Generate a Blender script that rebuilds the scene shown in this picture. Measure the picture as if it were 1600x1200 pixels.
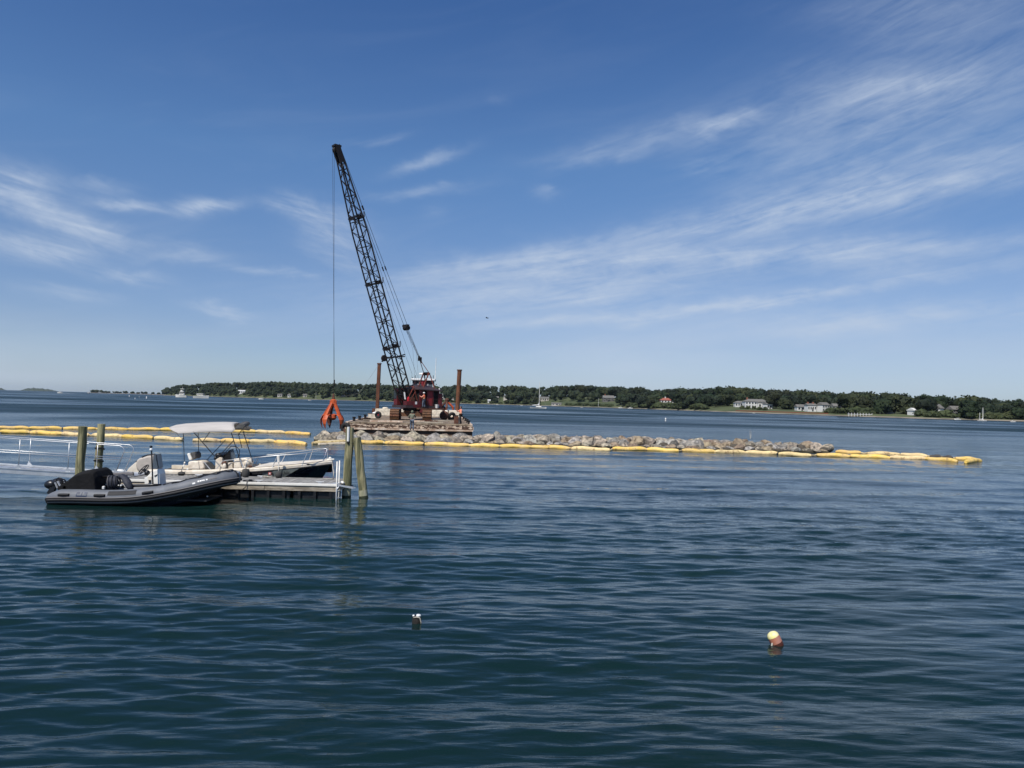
import bpy, bmesh, math, random
import numpy as np
from mathutils import Vector, Matrix, noise
rad = math.radians
random.seed(7)
scene = bpy.context.scene
for o in list(bpy.data.objects):
    bpy.data.objects.remove(o)
COL = scene.collection

# ------------------------------------------------------------------ camera
W0, H0, FPX = 1600.0, 1200.0, 1150.0
CAMH = 3.5
PITCH, ROLL = rad(1.40), rad(1.40)
f_ = Vector((0, math.cos(PITCH), math.sin(PITCH)))
r0 = Vector((1, 0, 0)); u0 = Vector((0, -math.sin(PITCH), math.cos(PITCH)))
r_ = r0*math.cos(ROLL) + u0*math.sin(ROLL)
u_ = u0*math.cos(ROLL) - r0*math.sin(ROLL)
cam_pos = Vector((0, 0, CAMH))
cd = bpy.data.cameras.new('camera'); cam = bpy.data.objects.new('camera', cd); COL.objects.link(cam)
cd.sensor_width = 36; cd.lens = 36*FPX/W0; cd.clip_end = 30000; cd.clip_start = 0.1
M = Matrix(((r_.x, u_.x, -f_.x, 0), (r_.y, u_.y, -f_.y, 0), (r_.z, u_.z, -f_.z, CAMH), (0, 0, 0, 1)))
cam.matrix_world = M
scene.camera = cam

def ray(px, py):
    return (f_*FPX + r_*(px-800) + u_*(600-py)).normalized()
def P(px, py, Y):
    d = ray(px, py); return cam_pos + d*(Y/d.y)
def G(px, py, z=0.0):
    d = ray(px, py); return cam_pos + d*((z-CAMH)/d.z)
def azel(px, py):
    d = ray(px, py); return math.atan2(d.x, d.y), math.asin(d.z)
def pxx(px, Y):
    return P(px, 600, Y).x

# ------------------------------------------------------------------ world
SUN_EL, SUN_AZ = rad(54), rad(208)      # compass style, clockwise from +Y : behind the camera, to the left
sun_dir = Vector((math.sin(SUN_AZ)*math.cos(SUN_EL), math.cos(SUN_AZ)*math.cos(SUN_EL), math.sin(SUN_EL)))
world = bpy.data.worlds.new("World"); scene.world = world; world.use_nodes = True
wt = world.node_tree; wt.nodes.clear()
class NT:
    def __init__(s, t): s.t = t
    def n(s, ty, **k):
        nd = s.t.nodes.new(ty)
        for a, b in k.items(): setattr(nd, a, b)
        return nd
    def put(s, sock, v):
        if isinstance(v, bpy.types.NodeSocket): s.t.links.new(v, sock)
        else:
            try: sock.default_value = v
            except Exception: sock.default_value = tuple(v)+(1.0,)
    def m(s, op, a, b=None, c=None, clamp=False):
        nd = s.n('ShaderNodeMath', operation=op); nd.use_clamp = clamp
        s.put(nd.inputs[0], a)
        if b is not None: s.put(nd.inputs[1], b)
        if c is not None: s.put(nd.inputs[2], c)
        return nd.outputs[0]
    def mr(s, v, a, b, c=0.0, d=1.0, smooth=True):
        nd = s.n('ShaderNodeMapRange'); nd.interpolation_type = 'SMOOTHSTEP' if smooth else 'LINEAR'
        nd.inputs['From Min'].default_value = a; nd.inputs['From Max'].default_value = b
        nd.inputs['To Min'].default_value = c; nd.inputs['To Max'].default_value = d
        s.put(nd.inputs['Value'], v); return nd.outputs[0]
    def noise(s, vec, scale, detail=3, rough=0.5, dist=0.0):
        nd = s.n('ShaderNodeTexNoise'); s.put(nd.inputs['Vector'], vec)
        nd.inputs['Scale'].default_value = scale; nd.inputs['Detail'].default_value = detail
        nd.inputs['Roughness'].default_value = rough; nd.inputs['Distortion'].default_value = dist
        return nd.outputs['Fac']
    def comb(s, x, y, z=0.0):
        nd = s.n('ShaderNodeCombineXYZ'); s.put(nd.inputs[0], x); s.put(nd.inputs[1], y); s.put(nd.inputs[2], z); return nd.outputs[0]
    def mix(s, f, a, b):
        nd = s.n('ShaderNodeMix', data_type='RGBA'); s.put(nd.inputs[0], f)
        s.put(nd.inputs[6], a if isinstance(a, bpy.types.NodeSocket) else tuple(a)+(1.0,) if len(a) == 3 else a)
        s.put(nd.inputs[7], b if isinstance(b, bpy.types.NodeSocket) else tuple(b)+(1.0,) if len(b) == 3 else b)
        return nd.outputs[2]
w = NT(wt)
sky = w.n('ShaderNodeTexSky'); sky.sky_type = 'NISHITA'; sky.sun_disc = False
sky.sun_elevation = SUN_EL; sky.sun_rotation = SUN_AZ
sky.altitude = 0; sky.air_density = 1.0; sky.dust_density = 0.35; sky.ozone_density = 2.2
tc = w.n('ShaderNodeTexCoord'); sep = w.n('ShaderNodeSeparateXYZ'); wt.links.new(tc.outputs['Generated'], sep.inputs[0])
AZ = w.m('ARCTAN2', sep.outputs[0], sep.outputs[1]); EL = w.m('ARCSINE', sep.outputs[2])
def streak(rot, sx, sy, seed, detail=6, dist=0.6, rough=0.58):
    c, s_ = math.cos(rot), math.sin(rot)
    a = w.m('ADD', w.m('MULTIPLY', AZ, c*sx), w.m('MULTIPLY', EL, s_*sx))
    b = w.m('ADD', w.m('MULTIPLY', AZ, -s_*sy), w.m('MULTIPLY', EL, c*sy))
    return w.noise(w.comb(a, b, seed), 1.0, detail, rough, dist)
def blob(p0, p1, wid, amp, pw=1.0):
    """soft ellipse along the line between two pixels, half width wid in pixels"""
    a0, e0 = azel(*p0); a1, e1 = azel(*p1)
    ca, ce = (a0+a1)/2, (e0+e1)/2
    L = max(math.hypot(a1-a0, e1-e0)/2, 1e-3); th = math.atan2(e1-e0, a1-a0)
    c, s_ = math.cos(th)/L, math.sin(th)/L
    wd = wid/FPX
    c2, s2 = math.cos(th)/wd, math.sin(th)/wd
    dx = w.m('SUBTRACT', AZw, ca); dy = w.m('SUBTRACT', ELw, ce)
    u = w.m('ADD', w.m('MULTIPLY', dx, c), w.m('MULTIPLY', dy, s_))
    v = w.m('SUBTRACT', w.m('MULTIPLY', dy, c2), w.m('MULTIPLY', dx, s2))
    q = w.m('ADD', w.m('MULTIPLY', u, u), w.m('MULTIPLY', v, v))
    return w.m('MULTIPLY', w.m('POWER', 2.718, w.m('MULTIPLY', q, -1.0)), amp)
nw = streak(0.0, 7, 12, 3.3, 5, 0.5); nw2 = streak(0.0, 7, 12, 8.1, 5, 0.5)
AZw = w.m('ADD', AZ, w.m('MULTIPLY', w.m('SUBTRACT', nw, 0.5), 0.085))
ELw = w.m('ADD', EL, w.m('MULTIPLY', w.m('SUBTRACT', nw2, 0.5), 0.055))
R_ = [((1020, 372), (1660, 238), 26, .95), ((600, 440), (1100, 352), 16, .60), ((880, 245), (1190, 178), 16, .42), ((1090, 222), (1172, 176), 11, .80),
      ((1130, 215), (1680, 60), 62, .55), ((1290, 135), (1640, 120), 24, .45), ((1150, 315), (1640, 200), 60, .46), ((1060, 268), (1135, 260), 11, .34),
      ((560, 302), (730, 288), 8, .5), ((612, 258), (715, 236), 7, .62), ((828, 296), (872, 304), 9, .55), ((776, 150), (800, 156), 8, .12),
      ((655, 335), (700, 325), 11, .22), ((1250, 20), (1660, 0), 28, .35), ((830, 255), (1010, 238), 8, .25), ((540, 215), (640, 208), 6, .22)]
M_ = [((560, 470), (1160, 425), 34, .62), ((620, 425), (1040, 400), 18, .5), ((960, 492), (1430, 440), 9, .7), ((1000, 405), (1660, 372), 17, .62), ((1180, 505), (1660, 482), 20, .55),
      ((1300, 430), (1660, 415), 14, .3), ((700, 520), (1000, 495), 12, .35), ((360, 425), (500, 432), 6, .5), ((240, 412), (360, 408), 7, .35)]
L_ = [((-60, 262), (78, 292), 22, .85), ((0, 300), (215, 388), 15, .95), ((-40, 368), (150, 398), 18, .9), ((130, 314), (245, 325), 8, .75), ((272, 327), (358, 319), 9, .95),
      ((420, 318), (545, 338), 15, .7), ((480, 352), (565, 378), 18, .62), ((470, 385), (560, 412), 14, .45), ((140, 428), (270, 448), 12, .6), ((310, 480), (400, 490), 7, .55),
      ((110, 290), (200, 297), 8, .3), ((40, 450), (180, 475), 8, .4), ((250, 390), (370, 410), 12, .25)]
V_ = [((-600, 535), (330, 600), 62, .62), ((740, 590), (1230, 552), 56, .56), ((1150, 605), (2000, 550), 62, .56), ((560, 500), (1640, 455), 50, .20)]
def total(lst):
    t = 0.0
    for a in lst:
        b = blob(*a); t = b if t == 0.0 else w.m('ADD', t, b)
    return t
def fibre(r0d, sd_, lo, hi, fa, fb, kx=1.0):
    a_ = streak(rad(r0d), 4.5*kx, 22, sd_, 5, .7, .60); b_ = streak(rad(r0d+4), 9*kx, 85, sd_+3.1, 5, .9, .62); c_ = streak(rad(r0d-9), 22*kx, 60, sd_+6.3, 4, .8, .6)
    return w.mr(w.m('ADD', w.m('ADD', w.m('MULTIPLY', a_, .45), w.m('MULTIPLY', b_, .32)), w.m('MULTIPLY', c_, .23)), lo, hi, fa, fb, smooth=False)
fr = fibre(12, 1.7, .36, .66, .12, 1.15)
fm = fibre(5, 21.7, .36, .66, .12, 1.1)
fl = fibre(-14, 5.7, .36, .64, .12, 1.25)
fv = w.mr(streak(rad(0), 3, 20, 9.7, 5, 0.6, 0.5), .2, .8, .7, 1.15)
# thin cirrus goes on round the whole sky outside the picture as well
outside = w.mr(w.m('ABSOLUTE', AZ), .62, .95)
above = w.mr(EL, .50, .62)
outside = w.m('MAXIMUM', outside, above)
gen = w.m('MULTIPLY', w.m('MULTIPLY', w.mr(streak(rad(10), 2.2, 7, 2.2, 7, 1.2), .48, .78, 0, .5), outside), w.mr(EL, 0.0, .12))
faint = w.m('MULTIPLY', w.mr(streak(rad(12), 3.0, 16, 12.2, 7, 0.8), .45, .8, 0, .16), w.mr(EL, 0.02, .45, 1, .25))
dens = w.m('ADD', w.m('ADD', w.m('ADD', w.m('MULTIPLY', w.m('MULTIPLY', total(R_), fr), .88), w.m('MULTIPLY', w.m('MULTIPLY', total(M_), fm), 1.4)), w.m('MULTIPLY', total(L_), fl)), w.m('ADD', w.m('MULTIPLY', total(V_), fv), w.m('ADD', gen, faint)), clamp=True)
dens = w.m('MULTIPLY', w.m('MINIMUM', w.m('MULTIPLY', dens, .86), 0.75), w.mr(EL, -.03, .005))
CLOUD = (5.4, 6.3, 7.7)
hs = w.n('ShaderNodeHueSaturation'); hs.inputs['Saturation'].default_value = 1.0; hs.inputs['Value'].default_value = 1.0
wt.links.new(sky.outputs[0], hs.inputs['Color'])
tint = w.n('ShaderNodeValToRGB'); w.put(tint.inputs[0], w.m('MULTIPLY', EL, 2.0))
cr_ = tint.color_ramp; cr_.elements[0].position = 0.0; cr_.elements[0].color = (.60, .76, 1.10, 1); cr_.elements[1].position = 1.0; cr_.elements[1].color = (.48, .74, 1.08, 1)
for p_, c_ in ((.16, (.64, .72, .98, 1)), (.35, (.68, .78, .99, 1)), (.62, (.66, .88, 1.12, 1))):
    e_ = cr_.elements.new(p_); e_.color = c_
ml = w.n('ShaderNodeMix', data_type='RGBA', blend_type='MULTIPLY'); ml.inputs[0].default_value = 1.0
wt.links.new(hs.outputs[0], ml.inputs[6]); wt.links.new(tint.outputs[0], ml.inputs[7])
colr = w.mix(dens, ml.outputs[2], CLOUD)
bg = w.n('ShaderNodeBackground'); wt.links.new(colr, bg.inputs['Color']); bg.inputs['Strength'].default_value = 0.098
wo = w.n('ShaderNodeOutputWorld'); wt.links.new(bg.outputs[0], wo.inputs['Surface'])
sd = bpy.data.lights.new('sun', 'SUN'); sd.energy = 4.8; sd.angle = rad(0.5); sd.color = (1.0, 0.95, 0.87)
sun = bpy.data.objects.new('sun', sd); COL.objects.link(sun)
sun.rotation_euler = sun_dir.to_track_quat('Z', 'Y').to_euler(); sun.location = (0, 0, 200)
vs = scene.view_settings; vs.view_transform = 'Standard'; vs.look = 'None'; vs.exposure = 0.0; vs.gamma = 1.0; vs.use_curve_mapping = False
scene.cycles.max_bounces = 8; scene.cycles.transparent_max_bounces = 8; scene.cycles.volume_bounces = 0

# ------------------------------------------------------------------ materials
def material(name, col, rough=0.6, metal=0.0, col2=None, nscale=4.0, bump=0.0, bscale=20.0, spec=0.5, vary=0.0, thr=(.35, .65), stretch=(1, 1, 1), coat=0.0, col3=None, n3=1.0, thr3=(.55, .7), alpha=1.0, detail=4):
    m = bpy.data.materials.new(name); m.use_nodes = True
    t = NT(m.node_tree); b = m.node_tree.nodes['Principled BSDF']
    b.inputs['Roughness'].default_value = rough; b.inputs['Metallic'].default_value = metal
    b.inputs['Specular IOR Level'].default_value = spec; b.inputs['Coat Weight'].default_value = coat
    b.inputs['Alpha'].default_value = alpha
    tcn = t.n('ShaderNodeTexCoord'); mp = t.n('ShaderNodeMapping'); m.node_tree.links.new(tcn.outputs['Object'], mp.inputs[0])
    mp.inputs['Scale'].default_value = stretch
    oi = t.n('ShaderNodeObjectInfo')
    off = t.m('MULTIPLY', oi.outputs['Random'], 37.0)
    va = t.n('ShaderNodeVectorMath', operation='ADD'); m.node_tree.links.new(mp.outputs[0], va.inputs[0]); m.node_tree.links.new(t.comb(off, off, off), va.inputs[1])
    vec = va.outputs[0]
    if col2 is None: col2 = tuple(c*0.78 for c in col)
    f = t.mr(t.noise(vec, nscale, detail, .6), thr[0], thr[1])
    c = t.mix(f, col2, col)
    if col3 is not None: c = t.mix(t.mr(t.noise(vec, n3, 5, .65), thr3[0], thr3[1]), c, col3)
    if vary:
        h = t.n('ShaderNodeHueSaturation'); t.put(h.inputs['Color'], c)
        t.put(h.inputs['Value'], t.m('ADD', t.m('MULTIPLY', oi.outputs['Random'], 2*vary), 1-vary))
        t.put(h.inputs['Hue'], t.m('ADD', t.m('MULTIPLY', t.m('FRACT', t.m('MULTIPLY', oi.outputs['Random'], 13.7)), vary*.12), .5-vary*.06))
        c = h.outputs[0]
    t.put(b.inputs['Base Color'], c)
    if bump:
        bn = t.n('ShaderNodeBump'); bn.inputs['Strength'].default_value = 1.0; bn.inputs['Distance'].default_value = bump
        t.put(bn.inputs['Height'], t.noise(vec, bscale, 5, .6)); m.node_tree.links.new(bn.outputs[0], b.inputs['Normal'])
    return m
MT = {}
def mk(key, *a, **k): MT[key] = material(key, *a, **k)
mk('rock_a', (.46, .39, .29), .9, col2=(.16, .145, .12), nscale=2.6, bump=.09, bscale=4, vary=.28, col3=(.07, .06, .05), n3=1.9, thr3=(.50, .66))
mk('rock_b', (.36, .28, .19), .9, col2=(.17, .125, .085), nscale=2.6, bump=.09, bscale=4, vary=.24, col3=(.09, .065, .04), n3=1.9, thr3=(.50, .66))
mk('rock_c', (.34, .31, .26), .9, col2=(.12, .115, .11), nscale=2.6, bump=.09, bscale=4, vary=.3, col3=(.50, .48, .44), n3=2.4, thr3=(.55, .7))
mk('rubble', (.10, .085, .065), .95, bump=.05, bscale=4, vary=.1)
mk('boom_yellow', (.80, .53, .11), .6, col2=(.72, .50, .18), nscale=1.6, bump=.06, bscale=5, vary=.12, col3=(.30, .19, .08), n3=2.6, thr3=(.54, .70))
mk('boom_pale', (.76, .58, .28), .65, col2=(.64, .48, .24), nscale=1.6, bump=.06, bscale=5, vary=.1, col3=(.28, .18, .09), n3=2.8, thr3=(.52, .68))
mk('sheet_speckled', (.62, .54, .40), .9, col2=(.40, .33, .24), nscale=5, col3=(.15, .10, .06), n3=6, thr3=(.55, .65))
for k_ in ('rock_a', 'rock_b', 'rock_c', 'rubble'):
    m_ = MT[k_]; t_ = NT(m_.node_tree); b_ = m_.node_tree.nodes['Principled BSDF']
    src = b_.inputs['Base Color'].links[0].from_socket
    ge = t_.n('ShaderNodeNewGeometry'); sz_ = t_.n('ShaderNodeSeparateXYZ'); m_.node_tree.links.new(ge.outputs['Position'], sz_.inputs[0])
    zz = t_.m('ADD', sz_.outputs[2], t_.m('MULTIPLY', t_.noise(ge.outputs['Position'], 2.5, 4), .22))
    t_.put(b_.inputs['Base Color'], t_.mix(t_.mr(zz, .24, .34), (.028, .026, .014), src))      # wet weedy band along the waterline
mk('boom_dark', (.06, .055, .05), .7)
mk('skirt', (.04, .035, .03), .7)
mk('rope_pale', (.5, .46, .38), .9, bump=.01, bscale=60)
mk('pile_wood', (.36, .325, .175), .9, col2=(.12, .12, .06), nscale=2.4, stretch=(3.4, 3.4, .3), thr=(.42, .58), bump=.05, bscale=7, vary=.08, col3=(.33, .21, .10), n3=2.0, thr3=(.6, .72))
mk('pile_pale', (.46, .43, .30), .9, col2=(.28, .28, .18), nscale=3.2, stretch=(3, 3, .6), bump=.02, bscale=9)
mk('algae', (.03, .04, .015), .7, bump=.02, bscale=30)
mk('alu', (.62, .63, .64), .38, .65, col2=(.52, .53, .54), nscale=3)
mk('white_paint', (.78, .77, .73), .45, nscale=3, col2=(.70, .69, .65))
mk('white_gel', (.80, .78, .72), .25, nscale=2, col2=(.74, .71, .64), spec=.5)
mk('cream', (.80, .73, .62), .45, nscale=2.5, col2=(.64, .56, .44), bump=.008, bscale=20)
mk('cream_vinyl', (.78, .70, .58), .5, nscale=4, col2=(.60, .51, .40), bump=.015, bscale=12)
mk('canvas_beige', (.47, .42, .37), .85, nscale=5, col2=(.40, .36, .32), bump=.012, bscale=14)
mk('bimini', (.47, .44, .41), .85, nscale=2, col2=(.40, .375, .35), bump=.02, bscale=5, stretch=(.4, 2, 2))
mk('grey_canvas', (.10, .095, .09), .85, nscale=5, col2=(.06, .06, .058), bump=.03, bscale=9)
mk('black_canvas', (.010, .010, .011), .9, spec=.25, nscale=3, col2=(.006, .006, .007), bump=.03, bscale=6)
mk('black_plastic', (.012, .012, .014), .35, nscale=6, col2=(.007, .007, .008))
mk('fender_cloth', (.055, .053, .05), .9, bump=.01, bscale=40)
mk('navy_gel', (.006, .009, .018), .08, nscale=2, col2=(.005, .007, .014), spec=.6, coat=.5)
mk('hypalon', (.135, .145, .165), .6, nscale=2.5, col2=(.105, .115, .13), bump=.008, bscale=9, col3=(.20, .22, .25), n3=1.5, thr3=(.55, .8))
mk('hypalon_dark', (.016, .016, .018), .7, nscale=5, col2=(.010, .010, .012))
mk('strake_grey', (.15, .14, .135), .6, nscale=3, col2=(.14, .13, .13))
mk('rib_hull', (.012, .015, .022), .22, nscale=2)
mk('reflection_grey', (.10, .115, .11), .3, spec=.5)  # flat grey for the dock's reflection painted on the black hull
mk('deck_grey', (.30, .29, .27), .9, nscale=3.5, col2=(.20, .195, .185), stretch=(4, .7, 1), bump=.006, bscale=30, vary=.16)
mk('fascia_wood', (.46, .40, .31), .9, nscale=3.2, col2=(.20, .17, .13), stretch=(.5, 2, 4), bump=.015, bscale=20)
mk('float_black', (.006, .006, .007), .5, bump=.02, bscale=5)
mk('navy_bag', (.010, .013, .024), .7, nscale=6, col2=(.028, .03, .042), bump=.03, bscale=9)
mk('decal_navy', (.02, .035, .08), .5)
mk('decal_black', (.01, .01, .01), .5)
mk('decal_red', (.6, .12, .1), .5)
mk('glass_tint', (.08, .10, .125), .08, spec=.8, nscale=2)
mk('steel_dark', (.010, .008, .008), .6, .2, col2=(.02, .012, .009), nscale=5, bump=.01, bscale=12)
mk('steel_cable', (.03, .028, .027), .6, .3)
mk('cable_light', (.22, .22, .22), .6, .3)
mk('crane_red', (.135, .014, .016), .55, col2=(.075, .010, .011), nscale=1.6, bump=.01, bscale=8, col3=(.05, .02, .015), n3=2.0, thr3=(.58, .75))
mk('crane_red_bright', (.27, .022, .026), .5, col2=(.16, .015, .016), nscale=1.2, col3=(.09, .03, .02), n3=2.5, thr3=(.62, .8))
mk('gantry_rust', (.24, .055, .035), .65, col2=(.12, .03, .02), nscale=3)
mk('dark_inside', (.008, .006, .006), .9)
mk('roof_dark', (.05, .03, .032), .6, col2=(.035, .022, .022), nscale=3)
mk('rust_track', (.20, .095, .045), .85, col2=(.09, .045, .022), nscale=5, bump=.03, bscale=12, vary=.2)
mk('rust_spud', (.16, .055, .022), .8, col2=(.085, .03, .014), nscale=2.2, stretch=(2, 2, .6), bump=.02, bscale=8, vary=.12)
mk('grapple_orange', (.54, .10, .022), .5, col2=(.42, .07, .02), nscale=2.5, bump=.015, bscale=10, col3=(.10, .03, .015), n3=2.2, thr3=(.60, .75))
mk('grapple_dark', (.10, .028, .015), .65, nscale=4, bump=.01, bscale=14)
mk('barge_deck', (.34, .26, .18), .92, col2=(.15, .11, .075), nscale=1.4, stretch=(1, .5, 1), bump=.03, bscale=6, col3=(.06, .04, .03), n3=1.1, thr3=(.50, .62), vary=.15)
mk('barge_side_dark', (.05, .03, .02), .85, col2=(.09, .05, .03), nscale=2, bump=.02, bscale=9)
mk('barge_paint', (.62, .50, .38), .75, col2=(.50, .36, .25), nscale=1.5, stretch=(1, 1, 2.5), bump=.01, bscale=10, col3=(.07, .035, .02), n3=2.6, thr3=(.44, .50))
mk('barge_rail', (.72, .60, .48), .8, col2=(.42, .28, .19), nscale=1.7, bump=.015, bscale=8, col3=(.14, .07, .04), n3=1.6, thr3=(.60, .7))
mk('concrete', (.80, .71, .56), .9, col2=(.48, .43, .34), nscale=2.5, bump=.01, bscale=18, vary=.06)
mk('rubber', (.015, .014, .014), .85, bump=.01, bscale=25)
mk('rust', (.14, .055, .03), .85, col2=(.07, .03, .02), nscale=4, bump=.02, bscale=12)
mk('skin', (.42, .22, .15), .6)
mk('vest_orange', (.85, .16, .06), .7, nscale=6, col2=(.75, .13, .05))
mk('shirt_pink', (.80, .32, .22), .8)
mk('jacket_green', (.19, .20, .14), .85, nscale=6, col2=(.14, .15, .10), bump=.01, bscale=20)
mk('jeans', (.12, .15, .19), .85, nscale=8, col2=(.08, .10, .14))
mk('black_cloth', (.012, .013, .016), .85)
mk('hat_white', (.8, .8, .78), .4)
mk('hair_dark', (.02, .014, .01), .8)
mk('boot', (.02, .017, .015), .7)
mk('tree_bark', (.10, .085, .065), .95, bump=.05, bscale=6)
mk('leaf_a', (.021, .033, .011), .75, col2=(.011, .020, .007), nscale=.35, vary=.30, spec=.25, thr=(.4, .6))
mk('leaf_b', (.032, .040, .014), .75, col2=(.017, .024, .009), nscale=.35, vary=.30, spec=.25, thr=(.4, .6))
mk('leaf_c', (.018, .028, .013), .75, col2=(.010, .016, .008), nscale=.35, vary=.25, spec=.25, thr=(.4, .6))
mk('leaf_forest', (.027, .037, .013), .75, col2=(.012, .020, .008), nscale=.06, spec=.25, thr=(.35, .65), col3=(.046, .044, .022), n3=.035, thr3=(.55, .75))
mk('leaf_bush', (.055, .068, .025), .75, col2=(.030, .042, .016), nscale=.4, vary=.2, spec=.25)
mk('reed', (.20, .19, .08), .9, col2=(.11, .13, .05), nscale=.2)
mk('grass', (.075, .09, .032), .95, col2=(.045, .062, .022), nscale=.03, col3=(.11, .105, .05), n3=.02, thr3=(.55, .75))
mk('beach', (.26, .22, .17), .95, col2=(.13, .11, .08), nscale=.08)
mk('house_white', (.72, .71, .68), .6)
mk('house_cream', (.50, .46, .40), .7)
mk('shingle', (.17, .16, .145), .85, nscale=1.0, col2=(.12, .115, .105))
mk('roof_red', (.33, .10, .065), .8, nscale=1.2, col2=(.25, .075, .05))
mk('roof_grey', (.17, .165, .15), .85, nscale=1.0, col2=(.13, .125, .115))
mk('window_dark', (.02, .025, .03), .12, spec=.8)
mk('brick_red', (.28, .10, .06), .85)
mk('buoy_yellow', (.80, .73, .26), .45, nscale=14, col2=(.77, .71, .42))
mk('buoy_pink', (.42, .20, .15), .5, nscale=8, col2=(.45, .16, .09))
mk('buoy_rust', (.08, .018, .008), .6)
mk('bark_brown', (.014, .011, .008), .8, nscale=14, col2=(.006, .005, .004), bump=.01, bscale=40)
mk('haze_grey_land', (.05, .065, .04), .9)
mk('red_can', (.5, .02, .03), .4)
mk('bird_dark', (.03, .03, .035), .8)
mk('foam', (.7, .72, .72), .9)

# ------------------------------------------------------------------ helpers
class MB:
    def __init__(s, M=None): s.v = []; s.f = []; s.M = M
    def add(s, vs_, fs):
        o = len(s.v)
        s.v += [(s.M @ Vector(p)) if s.M else Vector(p) for p in vs_]
        s.f += [tuple(i+o for i in f) for f in fs]; return s
    def box(s, c, d, rz=0.0, R=None, taper=1.0):
        vs_ = []
        Rm = R if R is not None else (Matrix.Rotation(rz, 3, 'Z') if rz else None)
        for z in (-.5, .5):
            k = taper if z > 0 else 1.0
            for x, y in ((-.5, -.5), (.5, -.5), (.5, .5), (-.5, .5)):
                q = Vector((x*d[0]*k, y*d[1]*k, z*d[2]))
                if Rm: q = Rm @ q
                vs_.append(q+Vector(c))
        return s.add(vs_, [(3, 2, 1, 0), (4, 5, 6, 7), (0, 1, 5, 4), (1, 2, 6, 5), (2, 3, 7, 6), (3, 0, 4, 7)])
    def tube(s, pts, r, n=6, cap=True, squash=1.0):
        pts = [Vector(p) for p in pts]; k = len(pts)
        rs = r if isinstance(r, (list, tuple)) else [r]*k
        vs_ = []; up = None
        for i, p in enumerate(pts):
            d = (pts[min(i+1, k-1)]-pts[max(i-1, 0)])
            if d.length < 1e-9: d = Vector((0, 0, 1))
            d.normalize()
            if up is None:
                up = Vector((0, 0, 1)) if abs(d.z) < .9 else Vector((1, 0, 0))
            a = d.cross(up); a.normalize(); b = a.cross(d); b.normalize(); up = b
            for j in range(n):
                t = 2*math.pi*(j+.5)/n
                vs_.append(p + a*math.cos(t)*rs[i] + b*math.sin(t)*rs[i]*squash)
        fs = [(i*n+j, i*n+(j+1) % n, (i+1)*n+(j+1) % n, (i+1)*n+j) for i in range(k-1) for j in range(n)]
        if cap: fs += [tuple(range(n-1, -1, -1)), tuple((k-1)*n+j for j in range(n))]
        return s.add(vs_, fs)
    def bar(s, p, q, w_, h=None, up=(0, 0, 1)):
        p, q = Vector(p), Vector(q); d = (q-p).normalized(); upv = Vector(up)
        if abs(d.dot(upv)) > .95: upv = Vector((0, 1, 0))
        a = d.cross(upv).normalized(); b = a.cross(d).normalized(); h = h or w_
        vs_ = [c + a*x*w_/2 + b*y*h/2 for c in (p, q) for x, y in ((-1, -1), (1, -1), (1, 1), (-1, 1))]
        return s.add(vs_, [(3, 2, 1, 0), (4, 5, 6, 7), (0, 1, 5, 4), (1, 2, 6, 5), (2, 3, 7, 6), (3, 0, 4, 7)])
    def lathe(s, prof, c, n=12, axis=(0, 0, 1)):
        ax = Vector(axis).normalized(); q = Vector((0, 0, 1)).rotation_difference(ax).to_matrix(); c = Vector(c)
        vs_ = [c + q @ Vector((r*math.cos(2*math.pi*j/n), r*math.sin(2*math.pi*j/n), z)) for r, z in prof for j in range(n)]
        k = len(prof)
        fs = [(i*n+j, i*n+(j+1) % n, (i+1)*n+(j+1) % n, (i+1)*n+j) for i in range(k-1) for j in range(n)]
        fs += [tuple(range(n-1, -1, -1)), tuple((k-1)*n+j for j in range(n))]
        return s.add(vs_, fs)
    def torus(s, c, R, r, axis=(0, 0, 1), n=20, m_=8):
        q = Vector((0, 0, 1)).rotation_difference(Vector(axis).normalized()).to_matrix(); c = Vector(c)
        vs_ = [c + q @ Vector(((R+r*math.cos(b))*math.cos(a), (R+r*math.cos(b))*math.sin(a), r*math.sin(b)))
               for a in [2*math.pi*i/n for i in range(n)] for b in [2*math.pi*j/m_ for j in range(m_)]]
        fs = [(i*m_+j, ((i+1) % n)*m_+j, ((i+1) % n)*m_+(j+1) % m_, i*m_+(j+1) % m_) for i in range(n) for j in range(m_)]
        return s.add(vs_, fs)
    def prism(s, poly, ext):
        n = len(poly); e = Vector(ext)
        vs_ = [Vector(p) for p in poly] + [Vector(p)+e for p in poly]
        fs = [tuple(range(n-1, -1, -1)), tuple(range(n, 2*n))] + [(i, (i+1) % n, n+(i+1) % n, n+i) for i in range(n)]
        return s.add(vs_, fs)
    def loft(s, rings, closed=True, cap=True):
        n = len(rings[0]); k = len(rings); vs_ = [p for r in rings for p in r]
        fs = [(i*n+j, i*n+(j+1) % n, (i+1)*n+(j+1) % n, (i+1)*n+j) for i in range(k-1) for j in range(n if closed else n-1)]
        if cap and closed: fs += [tuple(range(n-1, -1, -1)), tuple((k-1)*n+j for j in range(n))]
        return s.add(vs_, fs)
    def ball(s, c, r, n=10, m_=7, sq=(1, 1, 1), R=None):
        prof = []; vs_ = []; c = Vector(c)
        for i in range(m_+1):
            t = math.pi*i/m_
            for j in range(n):
                a = 2*math.pi*j/n
                q = Vector((math.sin(t)*math.cos(a)*r*sq[0], math.sin(t)*math.sin(a)*r*sq[1], math.cos(t)*r*sq[2]))
                vs_.append(c + (R @ q if R else q))
        fs = [(i*n+j, (i+1)*n+j, (i+1)*n+(j+1) % n, i*n+(j+1) % n) for i in range(m_) for j in range(n)]
        return s.add(vs_, fs)
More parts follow.
